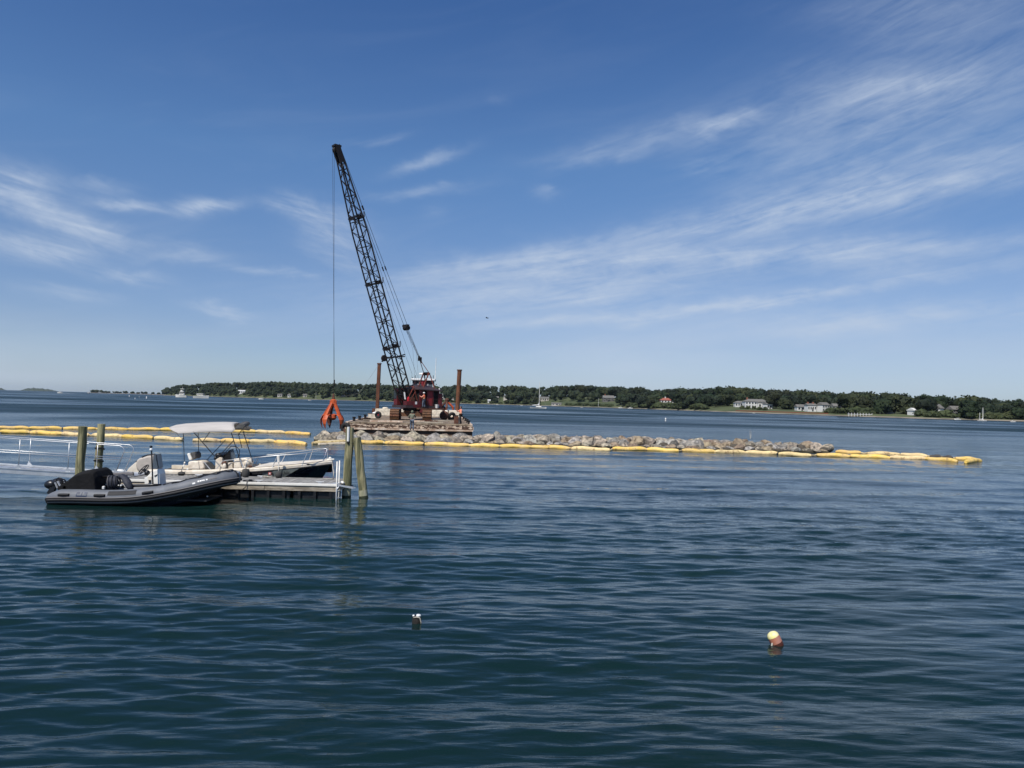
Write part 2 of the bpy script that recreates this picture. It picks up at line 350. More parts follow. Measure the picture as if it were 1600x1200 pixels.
    def mesh(s, name, inv=None, smooth=False):
        me = bpy.data.meshes.new(name)
        me.from_pydata([tuple(inv @ p) if inv else tuple(p) for p in s.v], [], s.f)
        bm = bmesh.new(); bm.from_mesh(me)
        bmesh.ops.remove_doubles(bm, verts=bm.verts, dist=1e-5)
        bmesh.ops.recalc_face_normals(bm, faces=bm.faces)
        bm.to_mesh(me); bm.free()
        if smooth:
            me.shade_smooth() if smooth is True else None
            if smooth is not True:
                me.shade_smooth(); 
                try: me.set_sharp_from_angle(angle=rad(smooth))
                except Exception: pass
        return me
    def build(s, name, m, parent=None, smooth=False, bevel=0.0, sub=0):
        inv = WM[parent.name].inverted() if parent else None
        me = s.mesh(name, inv, smooth); return link(name, me, m, parent, None, bevel, sub)
WM = {}
def link(name, me, m, parent=None, mat_local=None, bevel=0.0, sub=0):
    if m is not None and not me.materials: me.materials.append(MT[m] if isinstance(m, str) else m)
    o = bpy.data.objects.new(name, me); COL.objects.link(o)
    if parent: o.parent = parent; WM[o.name] = WM[parent.name]
    else: WM[o.name] = Matrix.Identity(4)
    if mat_local is not None: o.matrix_local = mat_local; WM[o.name] = WM[o.name] @ mat_local
    if bevel:
        b = o.modifiers.new('bevel', 'BEVEL'); b.width = bevel; b.segments = 2; b.limit_method = 'ANGLE'
    if sub:
        b = o.modifiers.new('sub', 'SUBSURF'); b.levels = sub; b.render_levels = sub
    return o
def tag(o, label, cat=None, group=None):
    o['label'] = label
    if cat: o['category'] = cat
    if group: o['group'] = group
    return o
def thing(name, label, cat, loc=(0, 0, 0), rz=0.0, group=None, M_=None):
    o = bpy.data.objects.new(name, None); COL.objects.link(o); o.empty_display_size = .3
    mw = M_ if M_ is not None else Matrix.Translation(Vector(loc)) @ Matrix.Rotation(rz, 4, 'Z')
    o.matrix_world = mw; WM[o.name] = mw
    return tag(o, label, cat, group)
def solo(o, center):
    """give a one-mesh thing its origin at its base"""
    c = Vector(center); o.data.transform(Matrix.Translation(-c)); o.location = c; WM[o.name] = Matrix.Translation(c); return o
def structure(o): o['kind'] = 'structure'; return o
def stuff(o): o['kind'] = 'stuff'; return o
def copy_tree(o, parent=None):
    c = o.copy(); COL.objects.link(c); c.parent = parent
    for ch in list(o.children): copy_tree(ch, c)
    return c
def text_mesh(txt, size, ext=0.004):
    cu = bpy.data.curves.new('lettering', 'FONT'); cu.body = txt; cu.size = size; cu.extrude = ext; cu.align_x = 'CENTER'; cu.align_y = 'CENTER'
    o = bpy.data.objects.new('lettering', cu); COL.objects.link(o)
    dg = bpy.context.evaluated_depsgraph_get(); me = bpy.data.meshes.new_from_object(o.evaluated_get(dg))
    bpy.data.objects.remove(o); return me
def skin_mesh(nodes, edges, radii, name, sub=1):
    me = bpy.data.meshes.new(name); me.from_pydata([tuple(n) for n in nodes], edges, [])
    o = bpy.data.objects.new(name, me); COL.objects.link(o)
    sk = o.modifiers.new('skin', 'SKIN'); sk.use_smooth_shade = True
    for i, r in enumerate(radii):
        v = me.skin_vertices[0].data[i]; v.radius = (r, r) if not isinstance(r, tuple) else r; v.use_root = (i == 0)
    if sub:
        sm = o.modifiers.new('s', 'SUBSURF'); sm.levels = sub; sm.render_levels = sub
    dg = bpy.context.evaluated_depsgraph_get(); out = bpy.data.meshes.new_from_object(o.evaluated_get(dg))
    bpy.data.objects.remove(o); out.name = name; return out
# ------------------------------------------------------------------ water
def wave_height(x, y, sp):
    rng = np.random.RandomState(11)
    z = np.zeros_like(x)
    lam = np.concatenate([np.geomspace(.22, .9, 52), np.geomspace(.9, 6.5, 28)])
    # gusts: patches where the small ripples are stronger or weaker
    g = .95 + .30*np.sin(x*.11+y*.21+1.3*np.sin(y*.07+x*.03)) + .25*np.sin(-x*.19+y*.33+2.1+1.1*np.sin(x*.13)) 
    g = np.clip(g, .35, 1.6)
    for i, l in enumerate(lam):
        th = (rad(100) if i % 3 else rad(82)) + rng.normal(0, rad(10.5 if l < .9 else 9))
        k = 2*math.pi/l; kx, ky = k*math.cos(th), k*math.sin(th)
        slope = (.0225 if l < .9 else .0125) * (1.0 if l < 2 else 1.25)
        ph = rng.rand()*6.283
        fade = np.clip((l/sp - 2.2)/2.5, 0, 1)
        wob = .9*np.sin(x*kx*.13 - y*k*.06 + ph*3) + .7*np.sin(x*.37/ max(l,.5) + y*.21/max(l,.5)+ph)
        s_ = np.sin(kx*x+ky*y+ph+wob)
        z += (slope/k)*fade*(s_ + .30*(s_*s_-.5)*2)*(g if l < .9 else 1.0)
    return z
def build_water():
    h = CAMH
    ang = np.concatenate([np.linspace(-180, -60, 25)[:-1], np.linspace(-60, -44, 20)[:-1], np.linspace(-44, 44, 900), np.linspace(44, 60, 20)[1:], np.linspace(60, 180, 25)[1:]])
    # rows: even steps as seen from a person's height, then growing
    e = np.linspace(h/4.2, h/230.0, 1000); rr = h/e
    rr = np.concatenate([[.5, 1.5, 2.6, 3.5], rr, np.geomspace(235, 6000, 60)])
    A, R = np.meshgrid(np.radians(ang), rr)
    X = R*np.sin(A); Y = R*np.cos(A)
    dr = np.gradient(rr)[:, None]*np.ones_like(X); da = (np.gradient(np.radians(ang))[None, :]*R)
    sp = np.maximum(dr*.55, da)
    Z = wave_height(X.ravel(), Y.ravel(), sp.ravel()).reshape(X.shape)
    co = np.stack([X, Y, Z], -1).reshape(-1, 3).astype(np.float32)
    nr, nc = X.shape
    i, j = np.meshgrid(np.arange(nr-1), np.arange(nc-1), indexing='ij')
    a = (i*nc+j).ravel(); q = np.stack([a, a+1, a+nc+1, a+nc], -1)[:, ::-1]
    me = bpy.data.meshes.new('water'); me.vertices.add(len(co)); me.vertices.foreach_set('co', co.ravel())
    nf = len(q); me.loops.add(nf*4); me.polygons.add(nf)
    me.loops.foreach_set('vertex_index', q.ravel().astype(np.int32))
    me.polygons.foreach_set('loop_start', np.arange(0, nf*4, 4, dtype=np.int32)); 
    me.update(calc_edges=True); me.shade_smooth()
    m = bpy.data.materials.new('sea_water'); m.use_nodes = True; t = NT(m.node_tree); b = m.node_tree.nodes['Principled BSDF']
    tcn = t.n('ShaderNodeTexCoord'); ob = tcn.outputs['Object']
    se = t.n('ShaderNodeSeparateXYZ'); m.node_tree.links.new(ob, se.inputs[0]); x, y = se.outputs[0], se.outputs[1]
    big = t.noise(t.comb(t.m('MULTIPLY', x, .010), t.m('MULTIPLY', y, .020), 0.0), 1.0, 4, .55, .6)
    slick = t.mr(big, .38, .62, .45, 1.25)
    fine = t.noise(t.comb(t.m('MULTIPLY', x, 1.8), t.m('MULTIPLY', y, 7.5), 1.0), 1.0, 4, .55, .4)
    mid = t.noise(t.comb(t.m('MULTIPLY', x, .38), t.m('MULTIPLY', y, 1.9), 2.0), 1.0, 5, .6, .5)
    far_ = t.noise(t.comb(t.m('MULTIPLY', x, .06), t.m('MULTIPLY', y, .18), 2.0), 1.0, 4, .6, .5)
    # far from the shore where the modelled ripples stop, the relief takes over
    dist = t.m('SQRT', t.m('ADD', t.m('MULTIPLY', x, x), t.m('MULTIPLY', y, y)))
    wfar = t.mr(dist, 18, 110)
    hgt = t.m('ADD', t.m('MULTIPLY', t.m('MULTIPLY', fine, .020), slick),
              t.m('MULTIPLY', t.m('MULTIPLY', t.m('ADD', t.m('MULTIPLY', mid, .17), t.m('MULTIPLY', far_, .7)), wfar), slick))
    bn = t.n('ShaderNodeBump'); bn.inputs['Distance'].default_value = 1.0; bn.inputs['Strength'].default_value = 1.0
    t.put(bn.inputs['Height'], hgt); m.node_tree.links.new(bn.outputs[0], b.inputs['Normal'])
    col = t.mix(t.mr(t.noise(t.comb(t.m('MULTIPLY', x, .05), t.m('MULTIPLY', y, .07), 5.0), 1.0, 3), .35, .65), (.0045, .0165, .0165), (.005, .0195, .0185))
    t.put(b.inputs['Base Color'], col)
    b.inputs['IOR'].default_value = 1.333; t.put(b.inputs['Roughness'], t.m('ADD', .05, t.m('ADD', t.m('MULTIPLY', t.m('MULTIPLY', wfar, slick), .10), t.m('MULTIPLY', t.m('MULTIPLY', t.mr(dist, 58, 170), slick), .26))))
    o = link('water', me, m); structure(o)
    return o
build_water()
# sea bed below, so the water has a floor to the sides as well
structure(MB().box((0, 2500, -6), (9000, 8000, .5)).build('sea_bed', 'rubble'))

# ------------------------------------------------------------------ far shore
SH = [(-300, 1900), (140, 2100), (200, 2000), (250, 1750), (256, 1450), (340, 1280), (420, 1120), (540, 1040), (720, 915), (850, 860), (1000, 700), (1100, 570), (1200, 490), (1300, 437), (1450, 385), (1600, 372), (1900, 350), (2300, 300), (2900, 260)]
def shoreY(px):
    for (a, ya), (b, yb) in zip(SH, SH[1:]):
        if px <= b: return ya + (yb-ya)*max(0, (px-a)/(b-a))
    return SH[-1][1]
SK = [(140, 609.5), (150, 608), (165, 610), (190, 610.5), (215, 611.5), (240, 612), (253, 611), (256, 607), (262, 604), (275, 600.5), (290, 599), (305, 600), (312, 597.5), (350, 596), (420, 594.5), (480, 596), (540, 598), (560, 598), (600, 599), (620, 600), (700, 600.5), (760, 602), (840, 603.5), (900, 601.5), (960, 603), (1000, 605), (1020, 607), (1035, 609), (1060, 604), (1080, 605), (1100, 605), (1140, 603), (1160, 605), (1180, 607), (1195, 609), (1220, 608.5), (1250, 610), (1280, 612), (1300, 612.5), (1335, 611.5), (1360, 613), (1380, 616), (1400, 613), (1412, 613), (1425, 621), (1450, 616), (1480, 619), (1520, 620), (1550, 620), (1565, 627), (1580, 625), (1640, 625), (2900, 660)]
def skyy(px):
    for (a, ya), (b, yb) in zip(SK, SK[1:]):
        if px <= b: return ya + (yb-ya)*max(0, (px-a)/(b-a))
    return SK[-1][1]
def hor(px): return 611 + (px-100)*.02443
BACK = 130.0
def topz(px, Y): return max(P(px, skyy(px), Y).z, 5.0)
def treeH(px): return 7.5 if px < 254 else 12.5
def land_z(px, off):
    Y = shoreY(px); zt = topz(px, Y+BACK) - treeH(px) - 1.0
    if px < 254: return min(1.2, off*.1)
    k = min(1, max(0, (off-8)/(BACK-8)))
    zt = max(zt, 1.6)
    return min(off*.16, 1.3) + (zt-1.3)*(k**.8) if off > 8 else off*.16
def shore_pt(px, off):
    Y = shoreY(px)+off; p = P(px, 640, Y); return Vector((p.x, Y, land_z(px, off)))
def build_land():
    pxs = [256+i*6 for i in range(340)]
    offs = [-6, 0, 4, 8, 14, 22, 35, 55, 80, 105, 130, 180, 260, 420]
    vs_, fs = [], []
    for px in pxs:
        for o_ in offs:
            if o_ <= BACK: p = shore_pt(px, o_)
            else:
                p = shore_pt(px, BACK); p = P(px, 640, shoreY(px)+o_); p.z = land_z(px, BACK) - (o_-BACK)*.02
            if o_ == -6: p.z = -1.5
            p.z += 0 if o_ < 8 else .5*noise.noise(Vector((p.x*.03, p.y*.03, 0)))
            vs_.append(p)
    n = len(offs)
    for i in range(len(pxs)-1):
        for j in range(n-1): fs.append((i*n+j, (i+1)*n+j, (i+1)*n+j+1, i*n+j+1))
    mb = MB(); mb.add(vs_, fs); structure(mb.build('far_shore_ground', 'grass', smooth=True))
    # beach strip, 3 cm proud of the land
    vs_, fs = [], []
    bo = [-5, 0, 1.5, 3.2]
    for px in pxs:
        for o_ in bo:
            p = shore_pt(px, o_+(.8*noise.noise(Vector((px*.05, 3, 0))) if o_ > 0 else 0)); p.z += .06
            if o_ == -5: p.z = -1.2
            vs_.append(p)
    n = len(bo)
    for i in range(len(pxs)-1):
        for j in range(n-1): fs.append((i*n+j, (i+1)*n+j, (i+1)*n+j+1, i*n+j+1))
    mb = MB(); mb.add(vs_, fs); structure(mb.build('beach', 'beach', smooth=True))
    # low spit on the left
    vs_, fs = [], []
    k = 0
    for px in range(136, 262, 4):
        Y = shoreY(px)
        wd = 55 if px > 146 else 20
        for o_, z in ((-6, -1.0), (0, .3), (6, 1.0), (wd, 1.2), (wd+10, -1)):
            p = P(px, 612, Y+o_); vs_.append(Vector((p.x, Y+o_, z)))
        k += 1
    for i in range(k-1):
        for j in range(4): fs.append((i*5+j, (i+1)*5+j, (i+1)*5+j+1, i*5+j+1))
    mb = MB(); mb.add(vs_, fs); structure(mb.build('sand_spit', 'beach', smooth=True))
build_land()

# crowns: many lumps with leaf clumps spread over them
def crown_mesh(name, seed, Wd, H, lumps=10, leaves=260, sub=1, mb=None, org=Vector((0, 0, 0)), sc=1.0, rz=0.0):
    rng = random.Random(seed); own = mb is None
    mb = mb or MB()
    ico = bmesh.new(); bmesh.ops.create_icosphere(ico, subdivisions=sub, radius=1.0)
    iv = [v.co.copy() for v in ico.verts]; fi = [tuple(v.index for v in f.verts) for f in ico.faces]; ico.free()
    cs = []
    for i in range(lumps):
        t = i/lumps; a = rng.random()*6.28; rr = Wd*.5*math.sqrt(rng.random())*.72
        zz = H*(.30+.55*rng.random()) - rr*.32
        c = Vector((math.cos(a)*rr, math.sin(a)*rr, zz)); r = Wd*rng.uniform(.18, .30)
        if i == 0: c = Vector((0, 0, H*.62)); r = Wd*.36
        cs.append((c, r))
    rm = Matrix.Rotation(rz, 3, 'Z')
    for c, r in cs:
        sd_ = rng.random()*50
        vs_ = []
        for v in iv:
            k = 1 + .38*noise.noise(v*1.7+Vector((sd_, 0, 0))) + rng.uniform(-.07, .07)
            q = c + Vector((v.x*r*k*1.1, v.y*r*k*1.1, v.z*r*k*.85)); vs_.append(org + rm @ q*sc)
        mb.add(vs_, fi)
    for i in range(leaves):
        c, r = cs[rng.randrange(len(cs))]
        d = Vector((rng.gauss(0, 1), rng.gauss(0, 1), rng.gauss(.25, 1))).normalized()
        p = c + Vector((d.x*1.1, d.y*1.1, d.z*.85))*r*rng.uniform(.9, 1.22)
        s_ = Wd*rng.uniform(.022, .05)
        a = d.cross(Vector((rng.gauss(0, 1), rng.gauss(0, 1), rng.gauss(0, 1)))).normalized(); b = (d+.6*a.cross(d)).normalized()
        mb.add([org + rm @ (p+a*s_*x+b*s_*y)*sc for x, y in ((-1, -1), (1, -.8), (.8, 1), (-.9, .8))], [(0, 1, 2, 3)])
    return mb.mesh(name) if own else mb
CROWN = []
for i in range(9):
    Wd, H = [(11, 12), (12.5, 11.5), (9.5, 13), (10.5, 12.5), (13, 12), (9, 12), (7, 13.5), (11.5, 13), (10, 11)][i]
    me = crown_mesh('crown', 100+i, Wd, H, lumps=13, leaves=420)
    me.materials.append(MT['leaf_abc'[:5]+'abc'[i % 3]]); CROWN.append(me)
def trunk_mesh(H, seed):
    rng = random.Random(seed); mb = MB()
    mb.tube([(0, 0, -1), (.1, 0, H*.25), (.2, .1, H*.6)], [.42, .3, .16], 6)
    for k in range(4):
        a = rng.random()*6.28; z = H*rng.uniform(.25, .4)
        mb.tube([(.1, 0, z), (math.cos(a)*1.6, math.sin(a)*1.6, z+1.8), (math.cos(a)*2.7, math.sin(a)*2.7, z+3.8)], [.18, .12, .05], 5)
    me = mb.mesh('trunk'); me.materials.append(MT['tree_bark']); return me
TRUNK = [trunk_mesh(12, i) for i in range(3)]
BUSH = []
for i in range(3):
    me = crown_mesh('foliage', 300+i, 5.0, 3.2, lumps=9, leaves=260); me.materials.append(MT['leaf_bush']); BUSH.append(me)
# houses: (px centre, width px, py base, offset from the shore)
HS = [(1177, 50, 46), (1257, 30, 36), (1041, 22, 48), (950, 28, 60), (869, 16, 8), (690, 14, 34), (709, 9, 20), (783, 26, 40), (850, 16, 50), (377, 12, 40), (1288, 16, 44),
      (1303, 8, 52), (1316, 12, 60), (1362, 20, 40), (1391, 8, 44), (1425, 8, 22), (1465, 14, 30), (1488, 20, 30), (1549, 8, 36), (1558, 7, 30), (765, 6, 16), (437, 8, 20), (452, 6, 20), (476, 8, 26), (500, 8, 30), (565, 10, 40), (581, 5, 34), (492, 5, 20)]
def clear_of_house(px, off, r=3):
    for hx, hw, ho in HS:
        if px < 900 and abs(px-hx) < hw*.5+1 and ho-12 < off < ho+9: return False
        if px < 900 and abs(px-hx) < hw*.32 and off < ho: return False
        if px >= 900 and abs(px-hx) < hw*.5+r and off < ho+12: return False
    return True
LAWN = [(845, 960, 34), (1095, 1300, 30), (1384, 1442, 20), (508, 556, 26), (1310, 1360, 12)]
def in_lawn(px, off):
    return any(a < px < b and off < o_ for a, b, o_ in LAWN)
LM = [(256, 'on the wooded point'), (310, 'just right of the wooded point'), (360, 'above the white hill cottage'), (410, 'above the tan cottage'), (460, 'behind the shore flagpole'), (520, 'behind the pale field'), (570, 'behind the left spud'), (600, 'behind the crane'),
      (670, 'left of the right spud'), (735, 'right of the right spud'), (790, 'left of the sloop'), (845, 'behind the boathouse'), (900, 'left of the grey shingle house'), (960, 'right of the grey shingle house'), (1010, 'around the red-roofed villa'), (1060, 'right of the red-roofed villa'), (1105, 'left of the white mansion'),
      (1150, 'behind the white mansion'), (1210, 'between mansion and white end house'), (1270, 'right of the white end house'), (1320, 'above the white pier'), (1375, 'behind the low bungalows'), (1420, 'right of the small lawn'), (1470, 'behind the weathered grey house'), (1515, 'behind the ketch'), (1560, 'at the right picture edge')]
def where(px):
    s_ = LM[0][1]
    for a, t in LM:
        if px >= a: s_ = t
    return s_
KIND = ['round dark green tree', 'broad olive green tree', 'tall blue-green tree', 'upright dark green tree', 'wide spreading olive tree', 'narrow blue-green tree', 'slim pointed dark green tree', 'full olive green tree', 'low domed blue-green tree']
rng = random.Random(5)
cand = []
row_offs = [8, 17, 29, 46, 70, 100, 128]
for ri, ro in enumerate(row_offs):
    px = 257.0
    while px < 1760:
        Y = shoreY(px)+ro
        step = 8.6/Y*FPX*rng.uniform(.75, 1.25)
        p = px + rng.uniform(-.3, .3)*step; off = ro+rng.uniform(-5, 5)
        px += step
        if in_lawn(p, off): continue
        if not clear_of_house(p, off): continue
        if ri == 0 and rng.random() < (.45 if p > 560 else .1): continue
        cand.append((p, off, ri))
def tree_scale(px, off, ri):
    Y = shoreY(px)+off; zg = land_z(px, off); zt = P(px, skyy(px), Y).z
    lim = (zt-zg)/12.3
    s_ = rng.uniform(.72, 1.0)*(1.0 if ri > 0 else .7)
    if ri >= 5: s_ = rng.uniform(.92, 1.04)*lim
    return max(.35, min(s_, lim*rng.uniform(.9, 1.02)))
cand = [(p, o_, ri, tree_scale(p, o_, ri)) for p, o_, ri in cand]
order = sorted(cand, key=lambda c: -(c[3]/(shoreY(c[0])+c[1]))*(1.5 if c[2] < 3 else (1.25 if c[2] == 6 else 1)))
near, rest = order[:296], order[296:]
ROWN = ['waterside', 'front row', 'front row', 'middle row', 'middle row', 'back row', 'on the skyline']
for p, off, ri, s_ in near:
    q = shore_pt(p, off); vi = rng.randrange(9); q.z -= .3
    t = thing('tree', '%s %s, %s' % (KIND[vi], where(p), ROWN[ri]), 'tree', group='trees on the far shore', M_=Matrix.Translation(q) @ Matrix.Rotation(rng.random()*6.28, 4, 'Z') @ Matrix.Diagonal((s_*rng.uniform(1.0, 1.35), s_*rng.uniform(1.0, 1.35), s_*1.1, 1)))
    link('crown', CROWN[vi], None, t); link('trunk', TRUNK[vi % 3], None, t)
mb = MB()
for p, off, ri, s_ in rest:
    q = shore_pt(p, off)
    crown_mesh('x', rng.randrange(10**6), rng.uniform(9.5, 13), 12.3, lumps=7, leaves=50, mb=mb, org=q, sc=s_)
# low scrub trees on the spit
for i in range(64):
    p = rng.uniform(143, 256); s_ = rng.uniform(.35, .62) if p > 165 or p < 150 else .45
    if 166 < p < 190: s_ *= .8
    if p < 160: s_ = rng.uniform(.55, .75)
    Y = shoreY(p)+rng.uniform(12, 40); q = P(p, 612, Y); q.z = .8
    crown_mesh('x', rng.randrange(10**6), 14, 12.3, lumps=7, leaves=50, mb=mb, org=q, sc=s_)
me = bpy.data.meshes.new('forest'); me.from_pydata([tuple(v) for v in mb.v], [], mb.f)
o = link('forest', me, 'leaf_forest'); stuff(o)
tag(o, 'dense dark green wood covering the far shore and the low spit')
# far islands on the left horizon
for nm, lb, a, b, hp in (('island', 'faint blue wooded island on the left horizon', 30, 92, 5.5), ('island', 'tip of a far wooded island at the left picture edge', -60, 11, 4.5)):
    mb = MB(); Y = 4300
    n = 46
    vs_ = []; fs = []
    for i in range(n+1):
        px = a+(b-a)*i/n; t = i/n
        env = min(1, 5*t if a > 0 else 1, 6*(1-t)) * (1.0 if a < 0 else (.55+.45*math.sin(math.pi*min(1, t*1.15+.05))))
        hh = max(.3, (hp*env*(.8+.35*noise.noise(Vector((px*.22, 0, 0)))))*Y/FPX)
        for dy, z in ((-90, -3), (-60, hh*.45), (-20, hh*.92), (20, hh), (120, -3)):
            p = P(px, 610, Y+dy); vs_.append(Vector((p.x, Y+dy, z*(1+.15*noise.noise(Vector((px*.6, dy*.05, 1)))) if z > 0 else z)))
    for i in range(n):
        for j in range(4): fs.append((i*5+j, (i+1)*5+j, (i+1)*5+j+1, i*5+j+1))
    mb.add(vs_, fs); o = mb.build(nm, 'haze_grey_land'); structure(o)

# bushes and hedge
BW_ = ['tiny', 'low', 'mid-sized', 'tall', 'big']
def bush(px, off, s_, lb, sx=1.0):
    lb = '%s %s, %s' % (BW_[min(4, int((s_-.6)/.2))], lb, where(px))
    q = shore_pt(px, off); q.z -= .2
    t = thing('bush', lb, 'bush', group='bushes along the far shore', M_=Matrix.Translation(q) @ Matrix.Rotation(rng.random()*6.28, 4, 'Z') @ Matrix.Diagonal((s_*sx, s_*sx, s_, 1)))
    link('foliage', BUSH[rng.randrange(3)], None, t)
for i in range(26):
    bush(985+i*4.6+rng.uniform(-2, 2), rng.uniform(7, 17), rng.uniform(.8, 1.5), 'light green bank shrub', 1.3)
for i in range(16):
    bush(886+i*4.6+rng.uniform(-1, 1), rng.uniform(8, 12), rng.uniform(.7, 1.0), 'dark hedge shrub below the lawn', 1.3)
for i in range(14):
    bush(1296+i*5+rng.uniform(-2, 2), rng.uniform(9, 16), rng.uniform(.8, 1.3), 'shrub behind the white pier', 1.3)
for i in range(26):
    bush(560+i*11+rng.uniform(-4, 4), rng.uniform(7, 12), rng.uniform(.7, 1.3), 'shrub at the foot of the wood', 1.4)
for i in range(20):
    bush(1440+i*10+rng.uniform(-4, 4), rng.uniform(6, 11), rng.uniform(.6, 1.2), 'shrub along the waterline', 1.3)
for i in range(5):
    bush(1160+i*9, 24+rng.uniform(-2, 2), .75, 'clipped shrub before the mansion front', 1.0)

def house(px, wpx, off, hgt, wallm, roofm, lb, rz=0.0, roofh=.45, depth=.6, chim=(), nwin=4, storeys=1, hip=False, wing=None):
    q = shore_pt(px, off); Y = q.y; Wd = wpx*Y/FPX; q.z += .0
    D = max(5, Wd*depth if Wd < 14 else 8)
    t = thing('house', lb, 'house', q, rz)
    M0 = WM[t.name]
    hw = hgt
    MB(M0).box((0, 0, hw/2-1), (Wd, D, hw+2)).build('wall', wallm, t)
    rh = min(D*roofh*.62, hw*.75); e = .35
    x0, x1 = -Wd/2-e, Wd/2+e; y0, y1 = -D/2-e, D/2+e; ri = D*.45 if hip else 0
    MB(M0).add([(x0, y0, hw), (x1, y0, hw), (x1, y1, hw), (x0, y1, hw), (x0+ri, 0, hw+rh), (x1-ri, 0, hw+rh), (x0, y0, hw+.2), (x1, y0, hw+.2), (x1, y1, hw+.2), (x0, y1, hw+.2)],
               [(0, 1, 2, 3), (0, 1, 7, 6), (1, 2, 8, 7), (2, 3, 9, 8), (3, 0, 6, 9), (6, 7, 5, 4), (8, 9, 4, 5), (7, 8, 5), (9, 6, 4)]).build('roof', roofm, t)
    for cx_ in chim:
        MB(M0).box((Wd*cx_, 0, hw+rh*.8), (.9, .9, rh*.9+1.2)).build('chimney', 'brick_red' if roofm != 'roof_red' else 'house_white', t)
    for s_ in range(storeys):
        for i in range(nwin):
            x = (i+.5)/nwin*Wd - Wd/2; z = (s_+.55)*hw/storeys
            wn = MB(M0).box((x, -D/2-.02, z), (min(1.3, Wd/nwin*.5), .08, min(1.6, hw/storeys*.5))).build('window', 'window_dark', t)
            MB(M0).box((x, -D/2-.06, z-min(1.6, hw/storeys*.5)/2-.06), (min(1.5, Wd/nwin*.6), .14, .12)).build('sill', 'house_white', wn)
    MB(M0).box((Wd*.08, -D/2-.03, 1.05), (.95, .1, 2.1)).build('door', 'window_dark', t)
    if wing:
        for sx, ww, wh in wing:
            MB(M0).box((sx*Wd, -D*.5-1.2, wh/2-1), (ww*Wd, 2.4, wh+2)).build('wing', wallm, t)
            MB(M0).prism([(sx*Wd-ww*Wd/2-.3, -D*.5-2.7, wh), (sx*Wd+ww*Wd/2+.3, -D*.5-2.7, wh), (sx*Wd, -D*.5-2.7, wh+ww*Wd*.35)], (0, 3.2, 0)).build('wing_roof', roofm, t)
            MB(M0).box((sx*Wd, -D*.5-2.45, wh*.5), (ww*Wd*.4, .1, wh*.45)).build('window', 'window_dark', t)
    return t
house(1180, 36, 46, 4.6, 'house_white', 'roof_grey', 'long white mansion with grey roof and brick chimney on the far lawn', 0, .42, chim=(-.36,), nwin=8, storeys=2, hip=True, wing=[(.08, .17, 3.9)])
house(1155, 15, 47, 2.9, 'house_white', 'roof_grey', 'low white porch wing at the left end of the long white mansion', 0, .5, nwin=4, hip=True)
house(1199, 10, 44, 3.5, 'house_white', 'roof_grey', 'white gabled wing at the right end of the long white mansion', .3, .6, nwin=2, hip=False)
house(1266, 14, 36, 3.9, 'house_white', 'roof_grey', 'small white house with grey roof alone on the lawn right of the mansion', .1, .4, chim=(.3, -.3), nwin=4)
house(1250, 13, 37, 2.4, 'house_white', 'shingle', 'low white annex with long shingle roof left of the white end house', 0, .75, nwin=2)
house(1041, 19, 48, 4.6, 'house_white', 'roof_red', 'white villa with red tiled roof among the trees', 0, .55, chim=(.42, -.1), nwin=4, storeys=2, hip=True)
house(950, 17, 58, 3.8, 'shingle', 'roof_grey', 'grey shingle house with gables above the lawn near the sloop', .1, .7, chim=(-.3,), nwin=5, storeys=2, wing=[(-.25, .2, 3.6), (.25, .2, 3.6)])
house(869, 15, 7, 1.7, 'house_cream', 'shingle', 'low boathouse with grey roof at the water beside the sloop', 0, .55, nwin=3)
house(690, 13, 32, 5.2, 'house_white', 'shingle', 'white two-storey house between the crane and the right spud', .3, .6, nwin=3, storeys=2)
house(709, 7, 16, 2.8, 'house_white', 'shingle', 'small white gabled cottage just left of the right spud', 1.2, .6, nwin=1)
house(792, 11, 40, 4.5, 'house_cream', 'shingle', 'cream gabled house with brown roof left of the sloop', 1.0, .8, nwin=3, storeys=2)
house(773, 11, 34, 3.4, 'shingle', 'shingle', 'grey house half hidden by trees left of the cream gabled house', 0, .7, nwin=3)
house(764, 4, 12, 2.6, 'house_white', 'house_white', 'little white shed at the water near the cream gabled house', 0, .4, nwin=1)
house(850, 14, 46, 3.6, 'house_cream', 'roof_grey', 'low pale house in the trees behind the boathouse', 0, .4, nwin=4)
house(377, 10, 44, 4.2, 'house_white', 'house_white', 'small white cottage high in the wood behind the motorboat', .2, .4, nwin=3)
house(437, 7, 16, 3.0, 'house_cream', 'shingle', 'small tan cottage at the water right of the white cottage', 0, .5, nwin=2)
house(452, 5, 16, 3.0, 'house_white', 'shingle', 'tiny white cottage next to the small tan cottage', 0, .5, nwin=2)
house(476, 6, 20, 3.0, 'house_cream', 'shingle', 'small house in the trees left of the flagpole', .2, .5, nwin=2)
house(506, 7, 26, 3.2, 'house_white', 'shingle', 'white house in the trees right of the flagpole', .1, .5, nwin=2)
house(535, 6, 40, 3.6, 'house_white', 'house_cream', 'white house above the pale field behind the grapple', .2, .5, nwin=2)
house(581, 3, 30, 3.5, 'house_white', 'house_white', 'tiny white house left of the left spud', .2, .5, nwin=1)
house(1286, 14, 44, 4.2, 'house_white', 'shingle', 'white house half hidden by trees right of the small white house', .4, .6, nwin=3, storeys=2)
house(1303, 7, 50, 3.5, 'house_white', 'roof_grey', 'small white house in the trees above the white pier', .1, .6, nwin=1)
house(1316, 9, 58, 3.8, 'shingle', 'roof_grey', 'grey house in the trees above the white pier', .1, .6, nwin=2)
house(1358, 9, 38, 2.6, 'house_white', 'roof_grey', 'low white bungalow between dark trees', 0, .3, nwin=3)
house(1370, 10, 38, 2.6, 'house_white', 'house_white', 'low white bungalow touching the one on its left', 0, .3, nwin=3)
house(1391, 7, 42, 3.2, 'house_white', 'roof_grey', 'white gabled house behind the small lawn', .6, .7, nwin=2)
